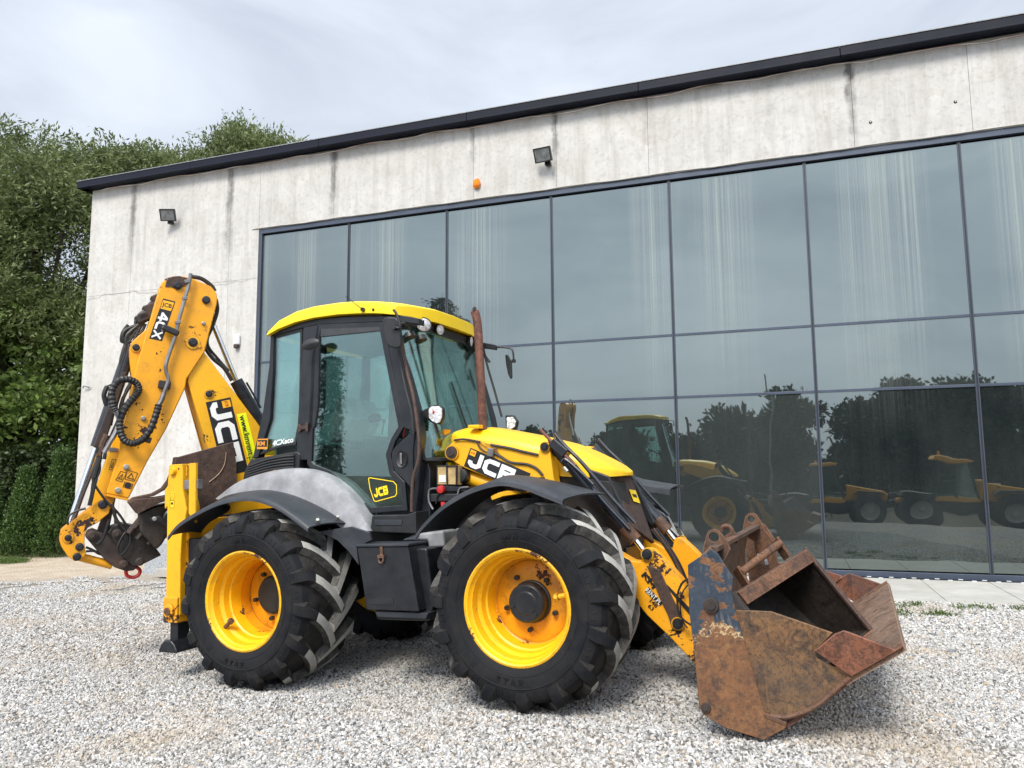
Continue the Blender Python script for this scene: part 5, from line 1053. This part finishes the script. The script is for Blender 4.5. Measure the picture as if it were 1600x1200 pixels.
# ---- front bucket (clamshell)
bk=bpy.data.objects.new('front_bucket',None); link(bk,ld); bk.empty_display_size=.3
BP=T(1.22,7,[(270,350),(375,280),(400,298),(472,410),(466,470),(482,550),(612,1010),(712,1062),(705,1082),(610,1133),(440,1080),(340,1020),(320,985),(297,720),(276,560)])
P(1.19,1.22,BP,'side_plate','bluerust',bk,.004); P(-1.22,-1.19,BP,'side_plate','rust',bk,.004)
back=[(3.42,1.0),(3.345,.93),(3.31,.80),(3.305,.35),(3.33,.18),(3.42,.08),(3.62,.03)]
MB().sheet([[(a,v,b) for v in np.linspace(1.188,-.86,5)] for a,b in back],.022).obj('back_plate','rust_pale' if 0 else 'rust_orange',bk,ang=20)
MB().sheet([[(a,v,b-.0) for v in (-.90,-1.188)] for a,b in back[3:]],.022).obj('back_plate','dark_inside',bk,ang=20)  # recess at the far end, its darkness put into the colour
MB().box((3.43,.16,.995),(.05,2.0,.03)).obj('top_bar','rust',bk,bevel=.004)
CM=T(1.21,7,[(484,552),(560,556),(642,560),(760,600),(917,655),(835,735),(850,770),(1000,850),(940,905),(850,975),(760,1010),(700,1030),(640,1022),(607,1003)])
FL=T(1.24,7,[(835,735),(925,660),(965,645),(985,650),(1195,730),(1232,703),(1228,722),(1000,850)])
for s in (1,-1):
    f=lambda a,b:(a,b) if s>0 else (-b,-a)
    P(*f(1.188,1.207),CM,'clam_side','rust_orange' if s>0 else 'rust_red',bk,.003); P(*f(1.214,1.238),FL,'clam_cheek','rust_red',bk,.004)
    MB().tube([(a,s*1.212,b) for a,b in T(1.22,7,[(640,1025),(700,1032),(760,1018),(850,978),(1000,852),(1228,712)])],.013,7).obj('rolled_edge','rust',bk)
    for (x,y),r,hh in (((375,533),.042,.028),((350,990),.026,.018)):
        q=T(1.235,7,[(x,y)])[0]; m=MB(); m.lathe([(.0001,hh),(r*.55,hh),(r*.6,hh*.7),(r*.9,hh*.7),(r,hh*.45),(r,-.03)],(q[0],s*1.222,q[1]),(0,s,0),22); m.obj('pivot_pin','rust_black',bk)
fl=[(3.66,.045),(3.75,.085),(3.92,.205),(4.06,.315)]; MB().sheet([[(a,v,b) for v in np.linspace(1.186,-1.186,5)] for a,b in fl],.018).obj('clam_floor','rust_red',bk)
m=MB().sheet([[(a,v,b+.002) for v in np.linspace(1.208,-1.208,5)] for a,b in [(4.05,.318),(4.345,.505)]],.026); m.obj('cutting_edge','rust_pale',bk)
MB().tube([(4.10,1.17,.362),(4.10,-1.17,.362)],.006,5,smooth=False).obj('weld_seam','rust',bk); MB().tube([(4.17,1.17,.406),(4.17,-1.17,.406)],.004,5,smooth=False).obj('weld_seam','rust',bk)
P(1.12,1.20,T(1.2,7,[(470,475),(530,550),(482,550)]),'corner_gusset','dark_inside',bk,0)
P(1.0,1.225,T(1.22,7,[(607,1010),(620,1012),(712,1055),(705,1068),(612,1030)]),'blade_edge','rust',bk,.003)
def ear(v0,v1,z,pts,hole,hr,name='fork_ear'):
    # plate with a real hole: bridge the outline to the circle
    o_=T(v1,z,pts); c=T(v1,z,[hole])[0]; n_=40; outer=[]; L_=0
    import bisect
    # resample the outline by angle around the hole
    angs=[]; 
    poly=[Vector((a-c[0],b-c[1])) for a,b in o_]
    def hit(th):
        dx=Vector((math.cos(th),math.sin(th))); best=0
        for i in range(len(poly)):
            p,q=poly[i],poly[(i+1)%len(poly)]; e=q-p; den=dx.x*e.y-dx.y*e.x
            if abs(den)<1e-12: continue
            t=(p.x*e.y-p.y*e.x)/den; u_=(p.x*dx.y-p.y*dx.x)/den
            if t>0 and -1e-6<=u_<=1+1e-6: best=max(best,t)
        return best
    th=sorted(set([2*math.pi*i/n_ for i in range(n_)]+[math.atan2(p.y,p.x)%(2*math.pi) for p in poly]))
    m=MB(); k=len(th); R0=[(c[0]+hr*math.cos(t),c[1]+hr*math.sin(t)) for t in th]; R1=[(c[0]+hit(t)*math.cos(t),c[1]+hit(t)*math.sin(t)) for t in th]
    vs=[(a,v,b) for v in (v0,v1) for Rg in (R0,R1) for a,b in Rg]; fs=[]
    for i in range(k):
        j=(i+1)%k; fs+=[(i,k+i,k+j,j),(2*k+i,2*k+j,3*k+j,3*k+i),(i,j,2*k+j,2*k+i),(k+i,3*k+i,3*k+j,k+j)]
    m.add(vs,fs); return m.obj(name,'rust',bk,ang=30)
ear(.93,.96,8,[(330,700),(350,560),(390,400),(420,345),(480,322),(540,340),(590,385),(670,490),(720,610),(640,760),(500,800)],(492,435),.030)
ear(.20,.225,8,[(585,335),(600,290),(640,265),(700,268),(750,300),(775,350),(820,400),(800,520),(640,520),(690,430),(690,400)],(655,368),.030) if 0 else None
o=MB(); o.tube(T3(.30,8,[(600,350),(610,310),(650,285),(705,295),(740,345),(730,400),(680,440),(700,520)]),.016,8); o.obj('fork_hook','rust',bk)
P(.27,.31,T(.31,8,[(690,430),(760,350),(800,400),(830,520),(690,530)]),'hook_base','rust',bk,.004)
ear(-.90,-.865,8,[(885,390),(905,260),(930,150),(970,110),(1030,103),(1085,130),(1180,280),(1185,330),(1330,500),(1325,540),(1295,640),(1300,720),(1270,800),(1090,800),(1050,500)],(1010,187),.030)
MB().tube(T3(-.6,8,[(1100,700),(1150,705),(1200,760),(1215,820)]),.02,8).obj('spring_link','steelpipe',bk)
# pivot bracket between bucket back and loader arms
for v in (.36,-.36): P(v-.012,v+.012,[(3.10,.70),(3.18,.72),(3.30,.70),(3.30,.20),(3.20,.20),(3.10,.34)],'hinge_bracket','rust_black',bk,.004)
# ---- boom: the whole digging arm is slewed towards the viewer, so it has a frame of its own at the kingpost
P(-.45,.45,[(-1.22,.6),(-1.0,.6),(-1.0,1.75),(-1.1,1.85),(-1.22,1.6)],'kingpost','yellow_worn',ld,.02)
_b=R(30); KW=MO+MU*-1.05; FR.update(U=np.array([math.cos(_b),math.sin(_b),0]),V=np.array([math.sin(_b),-math.cos(_b),0]),W=np.array([0,0,1.]),O=KW)
BF=Matrix([[FR['U'][i],-FR['V'][i],FR['W'][i],KW[i]] for i in range(3)]+[[0,0,0,1]]); BLOC=MM.inverted()@BF; _before=set(o.name for o in bpy.data.objects)
BO=P(-.13,.14,T(.14,0,[(300,548),(320,551),(402,660),(428,700),(452,770),(400,835),(352,820),(326,705),(293,596)]),'boom','yellow',ld,.012)
P(-.155,-.135,T(-.12,0,[(300,548),(402,660),(340,820),(316,705),(286,598)]),'boom_far_plate','yellow_worn',BO,.004)
def pin(v,z,xy,r,par,mat='blackmetal',boss=None,bm='yellow'):
    q=T(v,z,[xy])[0]; m=MB().lathe([(.0001,.024),(r*.6,.024),(r*.75,.018),(r,.016),(r,-.02)],(q[0],v,q[1]),(0,1,0),22); o=m.obj('pin',mat,par)
    if boss: MB().lathe([(boss,-.01),(boss,.008),(r*1.02,.008)],(q[0],v,q[1]),(0,1,0),22).obj('pin_boss',bm,par)
    return o
pin(.142,1,(985,782),.030,BO,boss=.043)
A=T(.14,13,[(160,290),(374,1164),(450,230)]); d,up,h=frame3(*A)
rect(A[0],d,up,0,(Vector(A[1])-Vector(A[0])).length,0,h,.1412).obj('decal_field','decal_black',BO)
m,w_=strokes('JCB',(A[0][0]+d.x*.02+up.x*.022,A[0][1]+d.z*.02+up.z*.022),d,up,h-.045,.143,.27,.12,wscale=1.10); m.obj('jcb_lettering','decal_white',BO)
rect(A[0],d,up,.02,.085,h-.085,h-.012,.1455).obj('decal_emblem','decal_amber',BO); textdecal('JCB',(A[0][0]+d.x*.052+up.x*(h-.048),A[0][1]+d.z*.052+up.z*(h-.048)),d,up,.034,.1468,'emblem_lettering','red',BO,.0008,align='CENTER')
N1,N2,N3=T(.14,13,[(522,428),(690,1080),(632,410)]); d,up,hh=frame3(N1,N2,N3)
rect(N1,d,up,0,(Vector(N2)-Vector(N1)).length,0,hh,.1425).obj('website_strip','decal_neon',BO)
textdecal('www.kmrent.pl',(N1[0]+d.x*.02+up.x*hh*.5,N1[1]+d.z*.02+up.z*hh*.5),d,up,.075,.1441,'website_lettering','decal_black',BO,.0008,wide=.93)
# ---- dipper
DP=P(-.12,.17,T(.17,0,[(252,442),(259,435),(270,431),(283,431),(296,433),(306,437),(330,447),(338,457),(340,466),(339,475),(320,550),(292,592),(290,605),(260,670),(230,722),(201,779),(166,771),(187,703),(187,690),(200,640),(212,575),(230,515),(243,470)]),'dipper','yellow_worn',ld,.012)
P(-.05,.12,T(.12,0,[(231,512),(206,534),(202,545),(202,556),(204,575),(208,602),(222,560)]),'dipper_bracket','yellow_worn',DP,.008); pin(.125,1,(530,492),.030,DP,boss=.043)
P(.171,.178,T(.178,1,[(712,112),(720,75),(755,48),(800,44),(850,56),(845,95),(812,118),(790,128),(750,112)]),'wear_cap','rust_brown',DP,.002)
for xy,r,bs in (((790,106),.036,None),((968,196),.036,None),((885,460),.040,.062),((952,342),.017,None),((575,935),.020,None)): pin(.172,1,xy,r,DP,mat='blackmetal' if r>.018 and r!=.020 else 'zinc',boss=bs)
q=T(.18,1,[(885,465)])[0]; MB().box((q[0],.178,q[1]),(.15,.006,.03),(0,.4,0)).obj('keeper_plate','yellow_worn',DP,bevel=.002)
P(-.11,.172,T(.172,0,[(166,771),(201,779),(202,783),(165,775)]),'dipper_end_plate','yellow_worn',DP,.002)
for xy in ((540,322),(480,488)): pin(.172,2,xy,.024,DP,'zinc')
ID=P(-.085,.10,T(.10,0,[(183,672),(176,690),(168,712),(151,760),(143,782),(150,798),(163,803),(173,795),(182,772),(203,690),(200,670)]),'inner_dipper','yellow',ld,.01)
P(.101,.108,T(.108,2,[(418,178),(485,188),(480,215),(412,205)]),'wear_strip','steelpipe',ID,.002)
P(-.06,.06,T(.06,0,[(172,776),(181,778),(170,830),(160,862),(148,842),(158,812)]),'dark_link','rust_black',ld,.006)
# tipping levers
TL=T(.155,2,[(345,563),(375,545),(408,556),(426,595),(418,655),(335,722),(262,762),(243,800),(240,870),(250,950),(218,994),(170,1002),(118,965),(72,895),(55,840),(68,782),(110,745),(250,640)])
LV=P(.125,.155,TL,'tipping_lever','yellow_worn',ld,.006); P(-.12,-.09,TL,'tipping_lever','yellow_worn',ld,.006)
for xy,r,bs in (((372,592),.036,None),((122,832),.026,.042),((205,897),.032,None),((186,968),.032,None)): pin(.157,2,xy,r,LV,boss=bs,bm='yellow_worn')
MB().cyl(*T3(.05,2,[(190,965),(440,1030)]),.035,seg=12).obj('push_link','yellow_worn',ld)
for k,pts in enumerate(([(250,900),(300,920),(350,950),(420,960)],[(250,930),(320,930),(400,950)])): MB().tube(T3(.1,2,pts),.010,7).obj('hitch_hose','hose',ld)
# quick hitch
QH=P(-.10,.13,T(.13,2,[(245,825),(262,785),(300,770),(340,785),(372,800),(420,815),(500,890),(560,960),(620,1035),(600,1068),(540,1075),(455,1045),(380,985),(300,890)]),'quick_hitch','rust_black',ld,.01)
P(-.13,.16,T(.16,2,[(408,800),(440,750),(520,728),(610,745),(720,860),(795,958),(640,1035),(590,1035),(520,980),(470,880)]),'hitch_housing','dark_inside',QH,.008)
for xy,r in (((292,812),.040),((470,800),.036),((520,1022),.036),((638,1003),.036)): pin(.165,2,xy,r,QH,'rust_black')
m=MB(); m.tube(T3(.10,2,[(560,1040),(540,1070),(548,1105),(590,1118),(630,1100),(640,1068),(615,1045),(580,1045)]),.015,8); m.obj('lifting_shackle','red',QH)
for pts,mat,r in (([(560,800),(640,700),(700,640)],'rust_black',.03),([(620,840),(700,750),(770,690)],'dark_inside',.025),([(700,880),(760,800),(830,720)],'rust_black',.022),([(600,760),(720,640),(840,600)],'rust_brown',.03),([(745,900),(800,830),(900,760)],'dark_inside',.03)):
    MB().tube(T3(.25,2,pts),r*.85,8).obj('hitch_linkage',mat,ld)
P(.1,.36,T(.36,2,[(640,650),(760,600),(900,570),(930,700),(860,780),(800,880),(760,920),(640,790)]),'bucket_mount','dark_inside',ld,.02)
m=MB(); m.plate(T3(.47,2,[(712,690),(780,672),(800,690),(905,790),(880,800),(790,720),(715,718)]),.03); m.obj('latch_arm','blackmetal',ld,bevel=.004)
pin(.49,2,(745,695),.018,ld,'zinc'); q=T(.42,2,[(880,690)])[0]; MB().lathe([(.0001,.03),(.06,.03),(.065,0),(.08,-.01),(.085,-.05)],(q[0],.42,q[1]),(0,1,0),24).obj('winch_drum','blackmetal',ld)
# rear bucket
RB=bpy.data.objects.new('rear_bucket',None); link(RB,ld); RB.empty_display_size=.2
rb=T(.42,2,[(910,252),(1315,140),(1335,300),(1340,432),(1200,560),(1130,640),(960,650),(900,640),(870,560),(855,470),(890,330)])
P(.40,.42,rb,'side_plate','rust_brown',RB,.004); P(.20,.22,rb,'side_plate','rust_brown',RB,.004)
m=MB(); m.tube(T3(.426,2,[(1262,215),(1250,300),(1210,370),(1140,430)]),.004,5); m.obj('weld_seam','rust_pale',RB)
cv=T(.42,2,[(910,250),(898,320),(860,420),(815,480),(740,522),(600,552),(568,580)]); MB().sheet([[(a,v,b) for v in (.425,.3,.20)] for a,b in cv],.02).obj('wrapper','rust_brown',RB)
P(.18,.46,T(.46,2,[(562,580),(600,555),(770,540),(860,525),(850,560),(760,590),(625,662)]),'cutting_edge','rust_brown',RB,.004)
P(.22,.398,T(.40,2,[(860,560),(1180,560),(1000,660),(870,640)]),'bucket_floor','dark_inside',RB,.004)
for k in range(6):
    q=T(.43,2,[(868-k*1.5,420+k*26)])[0]; MB().cyl((q[0],.40,q[1]),(q[0],.435,q[1]),.016,seg=6).obj('edge_bolt','rust_black',RB)
# bucket ram on the dipper
A=T3(.02,1,[(500,480),(285,1115)]); RM=MB().cyl(A[0],A[1],.052,seg=18).obj('bucket_ram','cylinder',ld); P(.0,.085,T(.085,1,[(440,650),(475,640),(335,1090),(300,1125),(262,1110)]),'ram_guard','rust_black',RM,.008)
q=T3(.02,2,[(325,190),(140,730)]); MB().cyl(q[0],q[1],.031,seg=16).obj('ram_rod','chrome',RM); MB().tube(T3(.08,2,[(345,230),(290,370),(230,520),(170,690)]),.013,8).obj('ram_rail','rust_black',RM)
# boom ram
A=T3(-.02,1,[(985,280),(1155,700),(1330,1010)]); BRM=MB().cyl(A[1],A[2],.060,seg=18).obj('boom_ram','cylinder',ld); MB().cyl(A[0],A[1],.024,seg=14).obj('ram_rod','chrome',BRM)
MB().tube(T3(.06,1,[(1220,710),(1260,780),(1310,870)]),.010,7).obj('ram_pipe','cylinder',BRM)
# pipes and hoses on dipper and boom
PI=MB().tube(T3(.215,1,[(872,30),(862,90),(835,190),(800,310),(775,420),(722,580),(718,640),(732,695),(705,775)]),.0165,10).obj('steel_pipe','steelpipe',ld)
for xy in ((835,185),(848,80),(792,335)): 
    q=T(.215,1,[xy])[0]; MB().box((q[0],.215,q[1]),(.045,.045,.03),(0,-.25,0)).obj('pipe_coupling','steelpipe',PI,bevel=.004)
q=T(.22,1,[(745,385)])[0]; MB().box((q[0],.225,q[1]),(.15,.05,.055),(0,.38,0)).obj('pipe_clamp','blackplastic',PI,bevel=.015)
q=T(.20,1,[(708,725)])[0]; MB().box((q[0],.195,q[1]),(.10,.04,.07),(0,.1,0)).obj('pipe_clamp','rust_black',PI,bevel=.008)
MB().tube(T3(.215,1,[(705,775),(690,820),(672,850)]),.022,8).obj('pipe_fitting','steelpipe',PI)
HL=[(672,850),(655,910),(620,1000),(570,1065),(510,1092),(455,1070),(432,1010),(432,940),(470,860),(520,800),(548,760),(535,715),(480,690),(415,705),(378,770),(385,850),(400,890)]
MB().tube([(a,.24+.03*math.sin(i*.5),b) for i,(a,b) in enumerate(T(.24,1,HL))],.026,12,rf=lambda t,i:1.0+.22*(i%2)).obj('armoured_hose','hose',ld,ang=8)
MB().tube(T3(.22,1,[(400,885),(425,950),(405,1020),(370,1080),(330,1150)]),.020,8).obj('pipe_fitting','steelpipe',ld)
q=T(.25,1,[(590,1065)])[0]; MB().box((q[0],.25,q[1]),(.09,.04,.05),(0,.3,0)).obj('hose_clamp','rust_black',ld,bevel=.006)
RH=[([(880,50),(940,62),(1000,105),(1022,140)],.02),([(1030,190),(1038,260),(1010,350),(975,430),(965,490),(1010,560),(1080,620),(1130,700)],.018),([(1010,310),(985,400),(980,480),(1040,560),(1110,640)],.013),([(640,180),(650,240),(600,300),(540,350),(470,380),(445,420),(460,460),(500,450)],.018),([(620,300),(560,340),(500,390),(470,430),(465,520),(440,600),(420,680)],.02),
    ([(560,360),(520,400),(480,470),(455,540),(450,600)],.014),([(470,460),(440,560),(435,640),(405,720)],.018),([(350,735),(330,790),(345,850)],.02),([(345,735),(400,715)],.008),([(500,720),(450,810),(450,870),(490,890),(530,860)],.014),([(450,800),(430,870),(430,950)],.012)]
RH+=[([(575,330),(530,420),(500,520),(470,640),(430,760),(395,860),(370,980)],.015),([(590,345),(560,400),(500,430),(480,500),(475,600)],.012),([(520,520),(480,620),(455,700),(420,800),(400,900)],.012),([(610,250),(560,280),(530,330),(540,380)],.016),([(455,700),(400,780),(360,900),(330,1020)],.016),([(640,200),(600,240),(560,330),(505,380),(480,440),(440,455),(445,400),(480,350)],.013),([(530,600),(500,700),(470,760),(440,860),(445,930)],.012),([(470,840),(440,900),(395,1000),(350,1110),(330,1190)],.014)]
for pts,r in RH: MB().tube(T3(.05,1,pts),r,8).obj('hydraulic_hose','hose',ld)
m=MB(); 
for x,y,a_ in ((625,245,.14),(600,290,.16),(570,310,.12),(655,190,.08)): q=T(.03,1,[(x,y)])[0]; m.box((q[0],.03,q[1]),(a_,.12,.07),(0,-.5,0))
m.obj('valve_block','rust_black',ld,bevel=.012)
H2=[([(345,240),(320,330),(300,400),(320,460),(400,570),(480,650),(540,740),(570,820),(560,890),(510,950),(480,930),(490,870),(530,800),(590,740)],.010),([(340,180),(350,250),(330,330),(310,400)],.02),([(320,330),(300,450),(290,520),(270,600)],.012),([(440,590),(460,660),(465,730)],.012),([(120,740),(125,680),(180,640),(250,620)],.009),([(400,90),(370,160),(345,240)],.024)]
H2+=[([(330,200),(350,330),(320,420),(300,520),(280,600)],.012),([(370,190),(340,300),(330,400),(300,500),(285,560)],.010),([(420,700),(400,760),(370,840),(330,880)],.012),([(450,640),(470,700),(520,760),(560,800)],.014)]
for pts,r in H2: MB().tube(T3(.19,2,pts),r,7).obj('hydraulic_hose','hose' if r<.023 else 'rust',ld)
# decals on the dipper
A=T(.17,1,[(612,435),(700,185),(775,205),(692,452)]) ; s0,s1=A[1],A[0]
P(.1712,.1722,A,'decal_field','decal_black',DP,0)
# reading direction runs down the dipper, tops of the letters to the right
q=T(.17,1,[(690,195),(770,208),(748,268),(672,250)]); q=T(.17,1,[(700,195),(768,212),(748,265),(682,248)]); P(.1725,.1735,q,'decal_emblem','decal_amber',DP,0)
A=T(.17,1,[(700,185),(612,435),(775,205)]); d,up,h=frame3(*A); L_=(Vector(A[1])-Vector(A[0])).length
a=(A[0][0]+d.x*L_*.33+up.x*h*.1,A[0][1]+d.z*L_*.33+up.z*h*.1)
m,_=strokes('4CX',a,d,up,h*.8,.1735,.24,.12,wscale=L_*.64/(3.1*h*.8)); m.obj('model_lettering','decal_white',DP)
a=T(.17,1,[(725,230)])[0]; textdecal('JCB',a,frame2((0,0),(1,-.15))[0],frame2((0,0),(1,-.15))[1],.05,.1738,'emblem_lettering','decal_black',DP,.0012,align='CENTER')
def warn(v,z,corners,par,kind=0):
    c=T(v,z,corners); ring(c,.0035,v,v+.002,'warning_decal','decal_black',par,0)
    m_=Vector(((c[0][0]+c[1][0]+c[2][0]+c[3][0])/4,(c[0][1]+c[1][1]+c[2][1]+c[3][1])/4)); e=(Vector(c[1])-Vector(c[0])); f=(Vector(c[3])-Vector(c[0]))
    if kind==0: tri=[m_-e*.33+f*.3,m_+e*.33+f*.3,m_-f*.32]; ring([tuple(t) for t in tri],.005,v,v+.0025,'warning_symbol','decal_black',par,0)
    else:
        MB().lathe([(.026,0),(.026,.003),(.0001,.003)],(m_.x,v,m_.y),(0,1,0),18).obj('warning_symbol','decal_black',par)
warn(.172,2,[(500,350),(545,362),(510,430),(462,415)],DP); warn(.172,2,[(548,340),(625,365),(600,425),(530,410)],DP); warn(.172,2,[(530,425),(590,445),(575,480),(515,465)],DP,1); warn(.103,2,[(440,262),(470,270),(450,345),(415,340)],ID)
for o in list(bpy.data.objects):
    if o.name not in _before and o.parent is ld: o.matrix_local=BLOC
FR.update(U=MU,V=MV,W=MW,O=MO)
# lettering on the loader arm
P(AV1,AV1+.0008,T(AV1,15,[(222,352),(408,528),(440,492),(262,292)]),'decal_field','decal_black',bevel=0)
fit_text('RENT.PL',AV1+.0018,15,(214,338),(402,516),(252,298),'arm_lettering','decal_white',ld,.0)
A=T(AV1,15,[(172,152),(318,322),(228,100)]); d,up,h=frame3(*A); m,_=strokes('KM',A[0],d,up,h,AV1+.001,.27,.1,wscale=(Vector(A[1])-Vector(A[0])).length/(2.12*h)); m.obj('arm_lettering','decal_black',ld)
fit_text('148',AV1+.001,15,(262,462),(352,556),(294,428),'phone_digits','decal_black',ld,.0004)
fit_text('63',AV1+.001,15,(248,536),(304,598),(278,500),'phone_digits','decal_black',ld,.0004)

# ------------------------------------------------------------------ small bucket lying in the front bucket
A=Vector(T3(.86,0,[(1150.5,927)])[0]); B=Vector(T3(.30,0,[(1257,860.5)])[0]); C=Vector(T3(.30,0,[(1359,985)])[0]); D=A+(C-B)
nrm=(B-A).cross(C-B).normalized()
if nrm.x>0: nrm=-nrm       # points back into the bucket
base=(C+D)/2
sb=empty('digging_bucket',MM@Matrix.Translation((base.x,-base.y,base.z)),'small dark digging bucket lying inside the rusty front bucket','bucket')
def SB(m,name,mat,bev=.003): m.off=(base.x,-base.y,base.z); return m.obj(name,mat,sb,bev)
dn=(C-B).normalized(); ac=(B-A).normalized(); dep=.42
def q4(p,q,r,s,th,name,mat): SB(MB().plate([p,q,r,s],th),name,mat)
q4(B,C,C+nrm*dep*.75-dn*.1,B+nrm*dep,.018,'side_plate','dark_inside'); q4(A,D,D+nrm*dep*.75-dn*.1,A+nrm*dep,.018,'side_plate','dark_inside')
q4(A,B,B+nrm*dep,A+nrm*dep,.016,'top_plate','rust_brown'); q4(A+nrm*dep,B+nrm*dep,C+nrm*dep*.8-dn*.12,D+nrm*dep*.8-dn*.12,.016,'back_wall','dark_inside'); q4(D,C,C+nrm*dep*.8-dn*.1,D+nrm*dep*.8-dn*.1,.016,'floor_plate','dark_inside')
e=.012; q4(A-nrm*e,B-nrm*e,B-nrm*e+dn*.085,A-nrm*e+dn*.085,.022,'lip_beam','rust'); q4(B-ac*.02-nrm*e,B+ac*.012-nrm*e-dn*.02,C+ac*.012-nrm*e+dn*.01,C-ac*.02-nrm*e,.02,'side_cutter','rust_brown')
q4(C-nrm*e,C-nrm*e-ac*.16,C-nrm*e-ac*.16+dn*.035,C-nrm*e+dn*.035,.03,'front_edge','rust_red')
SB(MB().box(tuple(A.lerp(C,.62)+nrm*.25),(.2,.2,.02),(.3,.8,0)),'grit_pile','rust_black'); 
p0=A+ac*.13-dn*.085; p1=A+ac*.56-dn*.115; SB(MB().cyl(p0,p1,.024,seg=14),'pin_bar','rust',0)
for p in (p0,p1): SB(MB().plate([p-dn*.04-nrm*.02,p-dn*.03+nrm*.045,p+dn*.10+nrm*.06,p+dn*.10-nrm*.0],.022),'bar_bracket','rust')

# ------------------------------------------------------------------ two tractors across the yard, mirrored in the glass
def tractor(x,y,yaw,label,front):
    t=empty('tractor',Matrix.Translation((x,y,-.80))@Matrix.Rotation(yaw,4,'Z')@Matrix.Scale(1.13,4),label,'tractor','tractors across the yard, mirrored in the glass')
    def o(m,n_,mat,b=.02): return m.obj(n_,mat,t,b)
    m=MB(False); m.box((0,0,.85),(3.2,.7,.45)); o(m,'chassis','blackmetal')
    m=MB(False); m.prism([(.55,1.1),(2.05,1.05),(2.1,1.35),(1.9,1.55),(.55,1.75)],-.45,.45); o(m,'bonnet','yellow_worn',.06)
    m=MB(False); m.prism([(-.85,1.05),(.55,1.05),(.55,1.25),(-.85,1.25)],-.72,.72); o(m,'cab_base','yellow_worn')
    for v in (-.7,.7):
        for a,b in (((-.8,1.2),(-.7,2.45)),((.5,1.2),(.2,2.45)),((-.2,1.2),(-.2,2.45))): MB(False).tube([(a[0],v,a[1]),(b[0],v,b[1])],.04,6,smooth=False).obj('cab_post','blackmetal',t)
    m=MB(False); m.prism([(-.76,1.25),(.46,1.25),(.18,2.42),(-.68,2.42)],-.66,.66); o(m,'cab_glass','cabglass',0)
    m=MB(False); m.prism([(-.85,2.44),(.35,2.44),(.38,2.52),(.1,2.60),(-.75,2.58)],-.76,.76); o(m,'roof','yellow_worn',.03)
    MB(False).box((1.0,-.6,1.6),(.5,.02,.26)).obj('number_board','white',t) if front else None
    MB(False).cyl((-.6,.45,2.58),(-.6,.45,2.72),.05,.035,10).obj('beacon','decal_orange',t); MB(False).box((2.08,0,1.15),(.06,.7,.34)).obj('grille','blackplastic',t,bevel=.02)
    MB(False).box((.2,-.72,.82),(.8,.22,.5)).obj('fuel_tank','blackplastic',t,bevel=.04); MB(False).box((-.25,-.5,1.5),(.5,.5,.6)).obj('seat','interior',t,bevel=.05)
    MB(False).tube([(.42,-.7,2.0),(.55,-.98,2.1),(.55,-1.0,1.85)],.02,6,smooth=False).obj('mirror_arm','blackplastic',t); MB(False).box((.55,-1.0,1.8),(.04,.16,.28)).obj('mirror','blackplastic',t)
    MB(False).prism([(.75,1.36),(.95,1.50),(1.75,1.50),(1.95,1.36),(1.75,1.42),(.95,1.42)],-1.02,1.02).obj('front_mudguard','blackplastic',t)
    for k in range(3): MB(False).box((.15,-.86,.55+k*.22),(.4,.14,.03)).obj('step','blackmetal',t)
    m=MB(False); m.box((-1.5,0,1.05),(1.1,1.3,.16)); m.box((-1.2,0,1.25),(.5,1.1,.3)); o(m,'rear_deck','yellow_worn')
    MB(False).tube([(.75,-.4,1.7),(.75,-.4,2.5)],.04,8).obj('exhaust','blackmetal',t)
    for u in (-1.35,1.35):
        for s in (-1,1):
            w=bpy.data.objects.new('wheel',None); link(w,t); w.location=(u,s*.85,.68)
            MB(False).lathe([(.36,.2),(.5,.24),(.64,.2),(.68,.1),(.68,-.1),(.64,-.2),(.5,-.24),(.36,-.2)],(0,0,0),(0,s,0),32).obj('tyre','rubber',w); MB(False).lathe([(.37,.2),(.33,.16),(.30,.05),(.12,.04),(.10,.12),(.0001,.12)],(0,0,0),(0,s,0),28).obj('rim','slab',w)
    MB(False).prism([(-2.0,1.25),(-1.9,1.45),(-.9,1.45),(-.8,1.25),(-.9,1.3),(-1.8,1.3)],-1.05,1.05).obj('mudguard','blackplastic',t,bevel=.01)
tractor(-2.75,-12.8,-.29,'yellow tractor across the yard, left of the two mirrored in the glass',False); tractor(2.15,-13.95,-.29,'yellow tractor across the yard, right of the two mirrored in the glass',True)
fn=empty('yard_fence',Matrix.Translation((0,-20,-.80)),'low wire and post fence across the yard, mirrored in the glass','fence')
for i in range(15): MB(False).cyl((-18+i*2.6,0,-.1),(-18+i*2.6,0,1.5),.04,seg=8).obj('post','steelpipe',fn)
for z in (.5,1.0,1.45): MB(False).cyl((-18,0,z),(18.4,0,z),.012,seg=6).obj('rail','steelpipe',fn)
pl=empty('lamp_pole',Matrix.Translation((-10.5,-26,-.42)),'tall thin pole in front of the mirrored trees','pole'); MB(False).cyl((0,0,0),(0,0,8.6),.09,.05,10).obj('shaft','steelpipe',pl)
